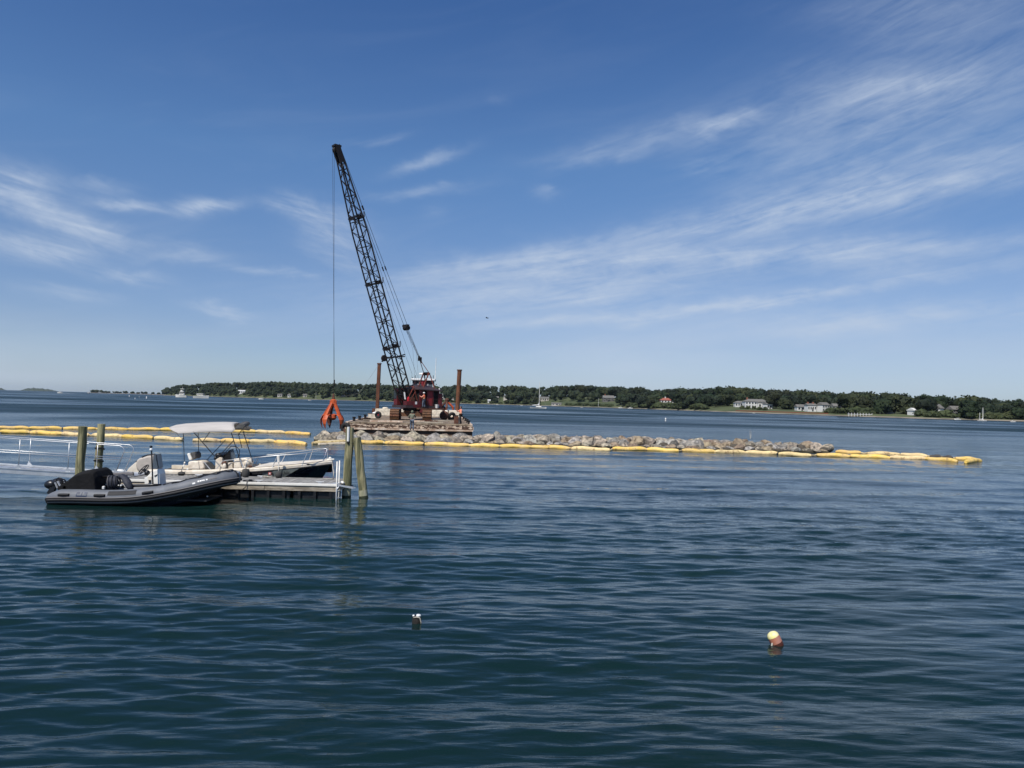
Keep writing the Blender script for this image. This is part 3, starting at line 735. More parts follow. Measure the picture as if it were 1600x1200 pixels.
house(1425, 4.5, 18, 2.8, 'house_white', 'house_white', 'small white shed at the right end of the small lawn', .3, .5, nwin=1)
house(1465, 9, 24, 4.2, 'house_white', 'shingle', 'pale gabled house in the trees right of the small white shed', .5, .8, nwin=2)
house(1490, 14, 26, 3.8, 'shingle', 'shingle', 'weathered grey house left of the ketch', .2, .7, nwin=3, storeys=2)
house(1549, 6, 40, 3.5, 'house_white', 'house_white', 'upper white house right of the ketch', .2, .5, nwin=2)
house(1558, 5, 22, 3.0, 'house_white', 'shingle', 'lower white house right of the ketch', .2, .6, nwin=1)
# flagpoles
for px, off, h_, lb in ((493, 8, 9, 'white flagpole on the shore left of the grapple'), (935, 6, 8.5, 'white flagpole on the shore below the grey shingle house')):
    q = shore_pt(px, off); mb = MB(); mb.tube([q, q+Vector((0, 0, h_))], [.14, .08], 6); mb.ball(q+Vector((0, 0, h_)), .16, 6, 4)
    solo(tag(mb.build('flagpole', 'white_paint'), lb, 'flagpole'), q)
# white pier
q = shore_pt(1338, 3); t = thing('pier', 'low white pier with posts on the right part of the far shore', 'pier', q)
Lp = 36*q.y/FPX
MB().box((q.x, q.y-4, 1.3), (Lp, 2.0, .25)).build('deck', 'house_white', t)
for i in range(9):
    x = q.x - Lp/2 + Lp*i/8
    MB().tube([(x, q.y-5, -1), (x, q.y-5, 2.1)], .16, 6).build('post', 'house_white', t)
# low stone sea wall in front of the mansion
pts = [shore_pt(px, 6.2) for px in range(1150, 1300, 6)]
mb = MB()
for a, b in zip(pts, pts[1:]):
    a = Vector((a.x, a.y, .9)); b = Vector((b.x, b.y, .9)); mb.bar(a, b, .6, 1.2)
o = mb.build('sea_wall', 'brick_red'); solo(tag(o, 'long low reddish sea wall below the lawn of the white mansion', 'wall'), pts[0])
# ------------------------------------------------------------------ breakwater
def rock_mesh(seed):
    rng_ = random.Random(seed)
    bm = bmesh.new(); bmesh.ops.create_icosphere(bm, subdivisions=3, radius=1.0)
    planes = []
    for i in range(13):
        n = Vector((rng_.gauss(0, 1), rng_.gauss(0, 1), rng_.gauss(0, 1))).normalized(); planes.append((n, rng_.uniform(.55, .9)))
    for v in bm.verts:
        c = v.co.copy()
        for n, d in planes:
            k = c.dot(n)
            if k > d: c -= n*(k-d)
        c *= 1 + .06*noise.noise(c*3+Vector((seed, 0, 0)))
        v.co = Vector((c.x*1.15, c.y, c.z*.82))
    me = bpy.data.meshes.new('rock'); bm.to_mesh(me); bm.free(); return me
ROCKS = {}
for k, mname in enumerate(('rock_a', 'rock_b', 'rock_c')):
    for j in range(5):
        me = rock_mesh(40+k*5+j); me.materials.append(MT[mname]); me.shade_smooth()
        try: me.set_sharp_from_angle(angle=rad(28))
        except Exception: pass
        ROCKS[(k, j)] = me
rng = random.Random(21)
CN = {0: 'pale grey', 1: 'tan', 2: 'dark mottled grey'}
def seg_name(px):
    for lim, t_ in ((525, 'leftmost under the grapple'), (560, 'behind the outer pilings'), (600, 'before the left barge corner'), (640, 'left of the olive-jacketed man'), (690, 'right of the olive-jacketed man'), (742, 'before the right barge corner'),
                    (800, 'just right of the barge'), (860, 'a little right of the barge'), (910, 'a quarter along the open rocks'), (955, 'above the first boom joint'), (1010, 'past the first boom joint'), (1065, 'before the second boom joint'),
                    (1120, 'past the second boom joint'), (1170, 'left of the dry weed'), (1220, 'right of the dry weed'), (1270, 'near the right end')):
        if px < lim: return t_
    return 'at the very right end'
NR = 0
def rock(px, Y, z, r, lvl):
    global NR
    k = 0 if rng.random() < .52 else (1 if rng.random() < .4 else 2)
    q = P(px, 680, Y); q.z = z
    o = bpy.data.objects.new('boulder', ROCKS[(k, rng.randrange(5))]); COL.objects.link(o)
    o.location = q; o.rotation_euler = (rng.uniform(-.5, .5), rng.uniform(-.5, .5), rng.random()*6.28)
    o.scale = (r*rng.uniform(.85, 1.25), r*rng.uniform(.85, 1.2), r*rng.uniform(.8, 1.1))
    sz = 'large' if r > .62 else ('mid-sized' if r > .48 else 'small')
    tag(o, '%s %s boulder %s, %s' % (sz, CN[k], lvl, seg_name(px)), 'boulder', 'boulders of the breakwater'); NR += 1
def crest(px):
    """height of the crest along the breakwater"""
    if px < 515: return .45
    if px < 560: return .60
    if px < 760: return .50 + .04*math.sin(px*.045)
    return (.68 if px < 900 else .68 - (px-900)*.0003) + .06*math.sin(px*.045)
for Y, zo, lvl, stp, r0_, r1_ in ((58.9, .10, 'at the foot', .82, .46, .66), (60.0, .48, 'halfway up', .86, .50, .78), (61.4, .66, 'on the crest', .72, .40, .64), (63.0, .42, 'behind the crest', .95, .5, .7)):
    px = 500.0 if Y < 60 else (506 if Y < 61 else 512)
    end = 1300 if Y < 61 else 1280
    while px < end:
        r = rng.uniform(r0_, r1_); k = 1.0 if px < 1285 else .75
        c = crest(px)
        z = zo*c/.85*rng.uniform(.8, 1.15) - (.12 if px < 745 and Y > 59.5 else .05)
        if px < 745 and Y < 60.7: r *= 1.42; z = min(z, .70-.62*r)
        if px < 545 and Y > 60.5 and px < 530: z *= .6
        rock(px, Y+rng.uniform(-.35, .35), z, r*k, lvl)
        px += stp*(r+.18)*1.25*FPX/Y
rock(644, 64.0, .28, .60, 'under the man in the olive jacket')
# rubble fill
mb = MB()
for i in range(900):
    px = rng.uniform(504, 1288); Y = rng.uniform(58.6, 64); q = P(px, 680, Y)
    q.z = rng.uniform(-.25, .35)*(1 if 59.3 < Y < 63 else .3)
    mb.ball(q, rng.uniform(.22, .45), 6, 4, (1.1, 1, .7), Matrix.Rotation(rng.random()*3, 3, 'Z'))
o = mb.build('rubble', 'rubble'); stuff(o); tag(o, 'dark small rubble filling the gaps of the breakwater')
# dry weed stalk on the crest
q = P(1172, 690, 61.5); q.z = .9
mb = MB()
for i in range(5): mb.tube([q, q+Vector((rng.uniform(-.15, .15), 0, rng.uniform(.4, .85)))], [.012, .005], 4)
solo(tag(mb.build('weed', 'rope_pale'), 'dry thin weed sticking up from the breakwater', 'plant'), q)
# driftwood beam leaning on rocks in front of the barge
mb = MB(); a = P(590, 678, 60.2); b = P(603, 690, 59.2); mb.bar(a, b, .12, .10)
solo(tag(mb.build('timber', 'rust'), 'short dark timber leaning against the boulders left of the olive-jacketed man', 'timber'), b)
# steel post of the breakwater end, rusty pipe under the tyre
q = P(540, 690, 60.0)
mb = MB(); q0 = Vector((q.x, 60.0, -.5)); mb.tube([q0, Vector((q.x, 60.0, 1.0))], .20, 10)
solo(tag(mb.build('mooring_pipe', 'rust'), 'short rusty pipe standing under the tyre at the barge corner', 'post'), q0)

# ------------------------------------------------------------------ containment booms
def boom(runs, label, dark=()):
    q0 = G(runs[0][0][0], runs[0][0][1], .08); t = thing('containment_boom', label, 'boom', (q0.x, q0.y, 0), group='yellow floating booms round the breakwater')
    for ri, run in enumerate(runs):
        for i in range(len(run)-1):
            a, b = G(*run[i], .08), G(*run[i+1], .08)
            n = 13; pts = []; rs = []
            side = (b-a).cross(Vector((0, 0, 1))).normalized()
            ph = rng.random()*6
            for k in range(n):
                u = k/(n-1); p = a.lerp(b, u*.995+.0025)
                p = p + side*(.07*math.sin(u*5+ph)) + Vector((0, 0, .025*math.sin(u*9+ph)))
                e = min(u, 1-u)*(b-a).length
                endk = .58+.42*min(1, (e/.42))**.6
                pts.append(p); rs.append(.19*endk*(1+.09*noise.noise(Vector((p.x*1.4, p.y, ph)))))
            mkey = 'boom_dark' if (ri, i) in dark else ('boom_pale' if rng.random() < .3 else 'boom_yellow')
            fs_ = MB().tube(pts, rs, 12).build('float_section', mkey, t, smooth=50)
            if (ri, i) in dark: fs_['label'] = 'dark collapsed float section'
            if i > 0: MB().tube([a+(b-a).normalized()*-.06, a+(b-a).normalized()*.08], .10, 8).build('joint', 'boom_pale' if rng.random() < .7 else 'skirt', t)
        pts = [G(*p, .08) for p in run]
        mb = MB()
        for a, b in zip(pts, pts[1:]): mb.box(((a.x+b.x)/2, (a.y+b.y)/2, -.12), ((b-a).length, .02, .22), rz=math.atan2(b.y-a.y, b.x-a.x))
        mb.build('skirt', 'skirt', t)
        if ri+1 < len(runs):
            e, s_ = pts[-1], G(*runs[ri+1][0], .08)
            MB().tube([e+Vector((0, 0, .03)), (e+s_)/2+Vector((0, 0, -.02)), s_+Vector((0, 0, .03))], .06, 6).build('connector', 'boom_pale', t)
boom([[(-60, 672.5), (-3, 674)], [(2, 674.3), (46, 675.5), (97, 677.8), (138, 680)], [(146, 680), (192, 682), (240, 684), (286, 686.8)]], 'nearer yellow boom at the left behind the gangway')
boom([[(301, 688), (345, 688.3), (390, 689.8), (430, 690.3), (480, 693.6)]], 'yellow boom seen under the bimini top of the dark boat')
boom([[(-60, 667.5), (-3, 668.5), (46, 669), (97, 669.5), (150, 670.2), (200, 670.8), (250, 671), (300, 671.8), (350, 673), (400, 674.3), (445, 676), (485, 678.5)]], 'farther yellow boom stretching from the left edge to the breakwater')
boom([[(487, 693), (548, 691), (600, 691.8), (662, 693.8), (733, 696), (780, 697), (830, 698.3), (890, 700.2), (953, 703.5)], [(957, 701.5), (1010, 702), (1060, 704.8)], [(1066, 703.8), (1117, 706), (1165, 707), (1215, 708.8), (1268, 712)], [(1276, 711), (1328, 712.8), (1390, 715), (1447, 717), (1497, 720.6)]], 'long yellow boom running along the front of the breakwater')
boom([[(1508, 722), (1531, 719.5)]], 'short curved yellow boom piece at the right end')
boom([[(1306, 706), (1345, 708)], [(1355, 708.5), (1405, 710)], [(1408, 710.3), (1450, 713)], [(1453, 713.3), (1472, 714.5), (1490, 715.8)], [(1492, 716.5), (1527, 718)]], 'yellow boom behind the right end of the long boom', dark=((3, 0), (3, 1)))
# pale towel or sheeting washed against the left rocks
mb = MB(); pts = []
n = 12
for i in range(n+1):
    for j in range(4):
        px = 497+48*i/n; p = G(px, 690.8-j*1.6+ (i-n)*-.12, .16); p.z = .17+.06*noise.noise(Vector((i*.9, j*.8, 3))) - (.12 if j in (0,) else 0); pts.append(p)
mb.add(pts, [(i*4+j, (i+1)*4+j, (i+1)*4+j+1, i*4+j+1) for i in range(n) for j in range(3)])
o = mb.build('sorbent_sheet', 'sheet_speckled', smooth=True); o.modifiers.new('s', 'SOLIDIFY').thickness = .03
solo(tag(o, 'pale speckled sheet lying behind the boom at the left rocks', 'sheet'), pts[0])

# ------------------------------------------------------------------ barge
BY = rad(5.5); BM = Matrix.Translation((-9.65, 70, 0)) @ Matrix.Rotation(BY, 4, 'Z')
DZ = 1.15; BL = 35.0; BW = 12.0
def B(x, y, z=DZ): return BM @ Vector((x, y, z))
barge = thing('barge', 'flat weathered work barge carrying the crane behind the breakwater', 'barge', M_=BM)
b2 = BW/2
MB(BM).add([(-b2, 0, -.9), (b2, 0, -.9), (b2, BL, -.9), (-b2, BL, -.9), (-b2, 0, DZ-.03), (b2, 0, DZ-.03), (b2, BL, DZ-.03), (-b2, BL, DZ-.03)],
           [(0, 1, 2, 3), (4, 5, 6, 7), (0, 1, 5, 4), (1, 2, 6, 5), (2, 3, 7, 6), (3, 0, 4, 7)]).build('hull', 'barge_side_dark', barge)
# deck planks
for i in range(34):
    y = .35+i*(BL-.7)/34
    o = MB(BM).box((0, y+.5, DZ+.02+rng.uniform(-.008, .008)), (BW-.5, .98, .06)).build('deck_plank', 'barge_deck', barge)
for x in (-b2+.13, b2-.13): MB(BM).box((x, BL/2, DZ+.06), (.24, BL, .12)).build('edge_timber', 'barge_rail', barge)
for y in (.12, BL-.12): MB(BM).box((0, y, DZ+.055), (BW-.5, .24, .13)).build('edge_timber', 'barge_deck', barge)
# front side: painted strake, rub rail
for i in range(12):
    x = -b2+.5+i*1.0
    MB(BM).box((x, -.05, DZ-.22), (.97, .08, .34)).build('side_plank', 'barge_paint', barge)
MB(BM).box((0, -.10, DZ-.50), (BW+.1, .2, .16)).build('rub_rail', 'barge_rail', barge)
MB(BM).box((b2+.05, BL/2, DZ-.3), (.1, BL, .3)).build('rub_rail', 'barge_rail', barge)
MB(BM).box((-b2-.05, BL/2, DZ-.3), (.1, BL, .3)).build('rub_rail', 'barge_rail', barge)
for i, y in enumerate((1.8, 6.5, 12.0, 19.0)):
    o = MB(BM).lathe([(.11, 0), (.10, .34), (.16, .36), (.16, .44), (.06, .46)], (b2-.30, y, DZ), 10).build('bitt', 'rubber', barge)
for y in (4, 9, 15, 22): MB(BM).lathe([(.14, 0), (.14, .4), (.2, .42), (.2, .5)], (-b2+.35, y, DZ), 10).build('bitt', 'rubber', barge)
# spuds
for x, y, h_, rr, lb in ((-5.95, 33, 8.3, .26, 'tall rusty square spud left of the crane boom'), (5.05, 32.6, 7.7, .30, 'tall rusty round spud right of the crane behind the man in orange')):
    p = B(x, y, -5); t = thing('spud', lb, 'spud', p, 0)
    topz_ = h_
    tilt = Vector((.22, 0, 0)) if x < 0 else Vector((.36, 0, 0))
    a = B(x, y, -4.5); b_ = B(x, y, topz_)+tilt
    mb = MB()
    if x < 0: mb.bar(a, b_, .44, .44, up=(0, 1, 0))
    else: mb.tube([a, b_], rr, 14)
    mb.build('pile', 'rust_spud', t, bevel=.02)
    MB().tube([b_, b_+Vector((0, 0, .16))], rr*1.22, 14).build('collar', 'rust', t)
    MB().box(B(x, y, DZ+.55), (1.1, 1.1, .9), rz=BY).build('guide', 'rust', t)
# concrete blocks at the back of the deck
for i, (x0, x1) in enumerate(((-5.95, -3.15), (-3.02, -1.45), (1.05, 3.2), (3.26, 4.0), (4.06, 5.6))):
    lb = ['long pale concrete block at the left rear of the barge deck', 'shorter pale concrete block behind the left crane track', 'pale concrete block behind the right crane track', 'small yellowish bag-like block between two concrete blocks', 'pale concrete block left of the right spud'][i]
    m_ = MB(BM); zc = DZ+.06+.47
    m_.box(((x0+x1)/2, 31.2+.1*i, zc), (x1-x0, .8, .94), taper=.98)
    o = m_.build('concrete_block', 'concrete' if i != 3 else 'cream', bevel=.05 if i != 3 else .18); solo(tag(o, lb, 'concrete block', 'pale blocks at the rear of the deck'), B((x0+x1)/2, 31.3, DZ+.06))
    if i in (0, 4):
        pass
def tyre(c, axis, R, r, lb, wht=False):
    t = thing('tyre', lb, 'tyre', c, group='old tyres on the barge')
    mb = MB(); mb.torus(c, R-r, r, axis, 24, 10); mb.build('tread', 'rubber', t, smooth=True)
    MB().torus(c, R-r*1.6, r*.55, axis, 24, 6).build('bead', 'rubber' if not wht else 'white_paint', t, smooth=True)
    return t
tyre(P(540, 668.5, 68.6), (.3, 1, .1), .52, .20, 'black tyre hanging at the left front corner of the barge above the pilings')
tyre(B(-4.25, 15.6, DZ+.48), (.35, 1, .05), .44, .15, 'black tyre standing on the deck left of the crane track')
tyre(B(4.25, 17.3, DZ+.46), (-.55, .8, .35), (.54), .18, 'black tyre leaning on the rusty drum')
c = B(3.35, 17.0, DZ+.08+.48)
t = thing('drum', 'rusty round mooring drum on the deck right of the crane', 'drum', B(3.35, 17.0, DZ+.06))
MB().lathe([(.12, -.42), (.40, -.38), (.52, -.2), (.55, 0), (.52, .2), (.40, .38), (.12, .42)], c, 18, (.3, 1, 0)).build('shell', 'rust', t, smooth=40)
MB().lathe([(.09, 0), (.09, .16)], c+Vector((0, 0, .5)), 8).build('lug', 'rust', t)
# white crate, red tarpaulin and a pale bag at the left
t = thing('crate', 'low white crate on the deck beside the left tyre', 'crate', B(-4.95, 16.6, DZ+.06), BY)
MB(BM).box((-4.95, 16.6, DZ+.33), (1.05, .7, .5)).build('box', 'concrete', t, bevel=.02)
MB(BM).box((-4.95, 16.6, DZ+.60), (1.1, .75, .06)).build('lid', 'barge_deck', t)
mb = MB(BM); mb.ball((-5.0, 21.5, DZ+.25), .5, 12, 8, (1.3, .8, .6)); o = mb.build('tarpaulin', 'crane_red_bright', smooth=True)
dm = o.modifiers.new('d', 'DISPLACE'); tx = bpy.data.textures.new('cl', 'CLOUDS'); tx.noise_scale = .4; dm.texture = tx; dm.strength = .18
solo(tag(o, 'crumpled dark red tarpaulin heap behind the white crate', 'tarpaulin'), B(-4.9, 21.5, DZ))
mb = MB(BM); mb.ball((-5.5, 27, DZ+.35), .4, 10, 7, (1.3, .8, .75)); o = mb.build('sack', 'white_paint', smooth=True)
solo(tag(o, 'white sack at the left edge of the deck near the long block', 'sack'), B(-5.5, 27, DZ))
mb = MB(BM); mb.ball((-4.6, 31.2, DZ+1.08), .3, 10, 7, (1.4, .8, .5)); o = mb.build('sack', 'concrete', smooth=True)
solo(tag(o, 'small sack lying on top of the long concrete block', 'sack'), B(-4.6, 31.2, DZ+1))
# bin beside the orange man
p = P(712.6, 663, 72.6); p.z = DZ+.06
t = thing('bin', 'dark red and grey steel bin beside the man in orange', 'bin', p, BY)
MB().box(p+Vector((0, 0, .40)), (.42, .45, .8), rz=BY).build('body', 'rust', t, bevel=.02)
MB().box(p+Vector((0, 0, .83)), (.46, .5, .06), rz=BY).build('lid', 'rubber', t)
MB().box(p+Vector((.30, .1, .34)), (.16, .4, .64), rz=BY).build('side_panel', 'strake_grey', t)
# long timber and chain clutter on deck
for i, (x, y, L_2, a, lb) in enumerate(((-2.4, 3.0, 3.2, .02, 'long squared timber near the front edge, left half of the deck'), (1.9, 2.4, 2.6, -.04, 'long timber near the front edge, right half of the deck'), (-4.1, 6.0, 1.8, .5, 'short timber lying askew at the left front of the deck'), (3.0, 9.5, 2.1, .15, 'timber lying in the middle of the right deck'), (0.6, 5.0, 1.5, -.3, 'short board in front of the crane tracks'), (-5.2, 11.0, 2.4, 1.3, 'timber lying along the left deck edge'))):
    o = MB(BM).box((x, y, DZ+.14), (L_2, .22, .16), rz=a).build('timber', ['barge_rail', 'fascia_wood', 'barge_deck', 'fascia_wood', 'barge_rail', 'barge_side_dark'][i], bevel=.01)
    solo(tag(o, lb, 'timber', 'loose timbers on the barge deck'), B(x, y, DZ+.06))
# chain heap
mb = MB(BM)
for i in range(60):
    mb.torus((rng.gauss(1.6, .5), rng.gauss(6.6, .5), DZ+.1+rng.random()*.1), .08, .02, (rng.gauss(0, 1), rng.gauss(0, 1), rng.gauss(0, 1)), 8, 4)
solo(tag(mb.build('chain', 'rust'), 'heap of rusty chain on the deck in front of the crane', 'chain'), B(1.6, 6.6))

# ------------------------------------------------------------------ crane
HA = rad(40)                      # heading: from the left, turned towards the camera
hd = Vector((-math.cos(HA), -math.sin(HA), 0)); lt = Vector((math.sin(HA), -math.cos(HA), 0))
CC = B(-.35, 13.6, DZ)            # centre of rotation
crane = thing('crawler_crane', 'dark red crawler crane with a tall black lattice boom on the barge', 'crane', CC)
D2 = DZ+.05
def cb(x, y, z): return BM @ Vector((-.35+x, 13.6+y, D2+z))   # crawler frame, lined up with the barge
TL, TH = 5.4, 1.12
for sx in (-1.78, 1.78):
    core = MB(); 
    core.loft([[cb(sx+dx, -TL/2+.5, .18), cb(sx+dx, TL/2-.5, .18), cb(sx+dx, TL/2-.2, TH/2), cb(sx+dx, TL/2-.5, TH-.18), cb(sx+dx, -TL/2+.5, TH-.18), cb(sx+dx, -TL/2+.2, TH/2)] for dx in (-.36, .36)])
    trk = core.build('crawler_track', 'steel_dark', crane)
    # shoes round the loop
    n = 46; per = []
    R_t = TH/2
    Ls = TL-2*R_t; tot = 2*Ls+2*math.pi*R_t
    shoe = MB().box((0, 0, 0), (.98, tot/n*.9, .10)).box((0, -.06, .06), (.98, .05, .06)).mesh('track_shoe'); shoe.materials.append(MT['rust_track'])
    inv = WM[crane.name].inverted()
    for i in range(n):
        d = (i+.5)/n*tot
        if d < Ls: y, z, a = -Ls/2+d, TH, 0
        elif d < Ls+math.pi*R_t: t_ = (d-Ls)/R_t; y, z, a = Ls/2+math.sin(t_)*R_t, R_t+math.cos(t_)*R_t, -t_
        elif d < 2*Ls+math.pi*R_t: y, z, a = Ls/2-(d-Ls-math.pi*R_t), 0.0, math.pi
        else: t_ = (d-2*Ls-math.pi*R_t)/R_t; y, z, a = -Ls/2-math.sin(t_)*R_t, R_t-math.cos(t_)*R_t, math.pi-t_
        p = cb(sx, y, z); R3 = Matrix.Rotation(BY, 4, 'Z') @ Matrix.Rotation(a, 4, 'X')
        o = bpy.data.objects.new('track_shoe', shoe); COL.objects.link(o); o.parent = trk
        o.matrix_local = inv @ (Matrix.Translation(p) @ R3)
    for k in range(5):
        y = -TL/2+.75+k*(TL-1.5)/4
        MB().lathe([(.3, -.5), (.3, .5)], cb(sx, y, .42), 12, BM.to_3x3() @ Vector((1, 0, 0))).build('roller', 'rust', trk)
m_ = MB(); m_.box(cb(0, -.9, .62), (3.0, .7, .42), rz=BY); m_.box(cb(0, .9, .62), (3.0, .7, .42), rz=BY); m_.box(cb(0, 0, .75), (1.7, 2.4, .55), rz=BY); m_.build('car_body', 'rust_track', crane)
MB().lathe([(1.0, 0), (1.0, .30)], cb(0, 0, 1.05), 24).build('turntable', 'steel_dark', crane)
ZF = D2+1.36
C0 = Vector((CC.x, CC.y, 0))
def cu(f, s_, z): return C0 + hd*f + lt*s_ + Vector((0, 0, z))    # upper frame: forward, side (towards camera), height above water
UR = Matrix((( hd.x, lt.x, 0), (hd.y, lt.y, 0), (0, 0, 1)))
def ubox(mb, f0, f1, s0, s1, z0, z1):
    return mb.add([cu(f, s_, z) for z in (z0, z1) for f, s_ in ((f0, s0), (f1, s0), (f1, s1), (f0, s1))], [(3, 2, 1, 0), (4, 5, 6, 7), (0, 1, 5, 4), (1, 2, 6, 5), (2, 3, 7, 6), (3, 0, 4, 7)])
ubox(MB(), -3.0, 1.7, -1.45, 1.45, ZF, ZF+.28).build('platform', 'roof_dark', crane)
HT = ZF+2.15
# house: open machinery bay with posts, dark inside, red door panels
house_ = ubox(MB(), -2.9, -.2, -1.35, 1.15, ZF+.28, HT).build('machinery_house', 'dark_inside', crane)
for f0, f1, mt in ((-.75, -.2, 'crane_red'), (-1.95, -1.30, 'crane_red_bright'), (-2.9, -2.72, 'crane_red'),):
    ubox(MB(), f0, f1, 1.18, 1.26, ZF+.28, HT).build('side_panel', mt, house_, bevel=.01)
ubox(MB(), -1.30, -1.18, 1.18, 1.30, ZF+.28, HT).build('post', 'crane_red', house_)
ubox(MB(), -2.05, -1.95, 1.18, 1.30, ZF+.28, HT).build('post', 'crane_red', house_)
ubox(MB(), -3.3, -2.9, -1.4, 1.3, ZF-.1, ZF+1.7).build('counterweight', 'crane_red', crane, bevel=.08)
# roof: shallow ridge with overhang
m_ = MB(); m_.add([cu(f, s_, z) for f, s_, z in ((.1, -1.5, HT), (.1, 1.5, HT), (-3.1, 1.5, HT-.1), (-3.1, -1.5, HT-.1), (-.2, -.2, HT+.55), (-2.4, -.2, HT+.45), (.1, -1.5, HT-.1), (.1, 1.5, HT-.1), (-3.1, 1.5, HT-.2), (-3.1, -1.5, HT-.2))],
       [(0, 1, 4), (1, 2, 5, 4), (2, 3, 5), (3, 0, 4, 5), (6, 7, 8, 9), (0, 1, 7, 6), (1, 2, 8, 7), (2, 3, 9, 8), (3, 0, 6, 9)]); m_.build('roof', 'roof_dark', house_)
# engine deck and walkway at the camera side
ubox(MB(), -3.2, -.9, 1.3, 1.9, ZF-.12, ZF+.02).build('walkway', 'rust', crane)
for f in (-3.1, -2.3, -1.5):
    MB().tube([cu(f, 1.85, ZF), cu(f, 1.85, ZF+1.0)], .025, 5).build('handrail_post', 'steel_dark', crane)
MB().tube([cu(-3.1, 1.85, ZF+1.0), cu(-1.5, 1.85, ZF+1.0)], .022, 5).build('handrail', 'steel_dark', crane)
# winches in front of the house
for s_, z in ((.3, ZF+.75), (-.6, ZF+.75)):
    MB().lathe([(.5, -.35), (.5, -.28), (.32, -.26), (.32, .26), (.5, .28), (.5, .35)], cu(.35, s_, z), 18, lt).build('winch_drum', 'rust', crane)
ubox(MB(), .0, 1.6, .75, 1.4, ZF+.28, ZF+.75).build('engine_cover', 'crane_red', crane, bevel=.03)
# operator cab at the far side
cabo = ubox(MB(), .1, 1.5, -1.5, -.75, ZF+.28, ZF+2.2).build('cab', 'crane_red', crane, bevel=.04)
ubox(MB(), 1.51, 1.53, -1.42, -.83, ZF+1.0, ZF+2.0).build('window', 'window_dark', cabo)
ubox(MB(), .25, 1.3, -.74, -.72, ZF+1.1, ZF+2.0).build('window', 'window_dark', cabo)
ubox(MB(), -.3, .75, 1.43, 1.45, ZF+.05, ZF+.75).build('red_plate', 'crane_red', crane)
ubox(MB(), .25, .50, 1.46, 1.475, ZF+.42, ZF+.72).build('notice_sign', 'hat_white', crane)
MB().bar(cu(1.45, .9, ZF+.95), cu(1.60, .9, ZF+1.75), .03, .26, up=lt).build('white_panel', 'hat_white', crane)
# gantry (A frame)
GZ = 6.55
for s_ in (-.55, .55):
    MB().bar(cu(-.3, s_, ZF+.28), cu(-1.8, s_, GZ), .11, .11).build('gantry_leg', 'gantry_rust', crane)
    MB().bar(cu(-2.5, s_*1.6, HT), cu(-1.9, s_, GZ), .10, .10).build('gantry_leg', 'gantry_rust', crane)
    MB().bar(cu(.9, s_*1.2, ZF+.3), cu(-.7, s_, ZF+2.9), .07, .07).build('gantry_brace', 'gantry_rust', crane)
MB().bar(cu(-1.85, -.68, GZ), cu(-1.85, .68, GZ), .14, .14).build('gantry_head', 'gantry_rust', crane)
MB().bar(cu(-1.5, -.55, GZ-1.1), cu(-1.5, .55, GZ-1.1), .09).build('gantry_crossbar', 'gantry_rust', crane)
MB().bar(cu(-1.15, -.55, GZ-2.0), cu(-1.15, .55, GZ-2.0), .09).build('gantry_crossbar', 'crane_red_bright', crane)
for s_ in (-.3, 0, .3): MB().lathe([(.2, -.04), (.2, .04)], cu(-1.85, s_, GZ-.05), 12, lt).build('sheave', 'steel_dark', crane)
ubox(MB(), -1.6, -1.3, -.15, .15, GZ-1.5, GZ-.95).build('red_box', 'crane_red_bright', crane)
# front frame rods of reddish steel near the boom foot
for s_ in (-.9, .95):
    MB().bar(cu(1.5, s_, ZF+.3), cu(.4, s_, ZF+2.4), .07).build('front_strut', 'gantry_rust', crane)
    MB().bar(cu(.4, s_, ZF+2.4), cu(-.3, s_, ZF+.3), .07).build('front_strut', 'gantry_rust', crane)
MB().bar(cu(.4, -.9, ZF+2.4), cu(.4, .95, ZF+2.4), .08).build('front_strut', 'gantry_rust', crane)
# ---- boom
foot = cu(.75, .1, ZF+.30)
Yt = foot.y; 
# solve tip on the ray with the boom heading
def tip_on(px, py):
    d = ray(px, py)
    # cam_pos + d*t = (foot.xy + hd*r)
    # d.x t - hd.x r = foot.x ; d.y t - hd.y r = foot.y
    det = -d.x*hd.y + hd.x*d.y
    t = (-foot.x*hd.y + hd.x*foot.y)/det
    return cam_pos + d*t
tip = tip_on(527, 232)
ax = (tip-foot).normalized(); LB = (tip-foot).length
bn_ = ax.cross(lt).normalized()      # in the lifting plane
if bn_.dot(hd) < 0: bn_ = -bn_       # outwards, in front of the boom
def bw(u):
    """half size of the boom at distance u"""
    if u < 2.4: return .40 + (.60-.40)*u/2.4, .26 + (.60-.26)*u/2.4
    if u < LB-9: return .60, .60
    k = (LB-u)/9.0
    return .28+.32*k, .20+.40*k
def bp(u, s_, n_):
    a, b = bw(u); return foot + ax*u + lt*(s_*a) + bn_*(n_*b)
boomo = MB(); 
ch = []
us = [0, 2.4, LB-9, LB-.3]
boom_ = MB().lathe([(.09, -.5), (.09, .5)], foot, 10, lt).build('boom', 'steel_dark', crane)
for s_ in (-1, 1):
    for n_ in (-1, 1):
        MB().tube([bp(u, s_, n_) for u in us], .085, 6).build('chord', 'steel_dark', boom_)
pitch = .92; nb = int((LB-.8)/pitch)
cnt = 0
for face in range(4):
    for i in range(nb):
        u = .5+i*pitch; v = u+pitch/2; w2 = u+pitch
        if w2 > LB-.3: continue
        c4 = [((-1, -1), (1, -1)), ((1, -1), (1, 1)), ((1, 1), (-1, 1)), ((-1, 1), (-1, -1))][face]
        a, b = c4
        if (i+face) % 2: a, b = b, a
        MB().bar(bp(u, *a), bp(w2, *b), .056, .056).build('lacing_bar', 'steel_dark', boom_)
        if i % 3 == 0: MB().bar(bp(w2, *a), bp(w2, *b), .056, .056).build('lacing_bar', 'steel_dark', boom_)
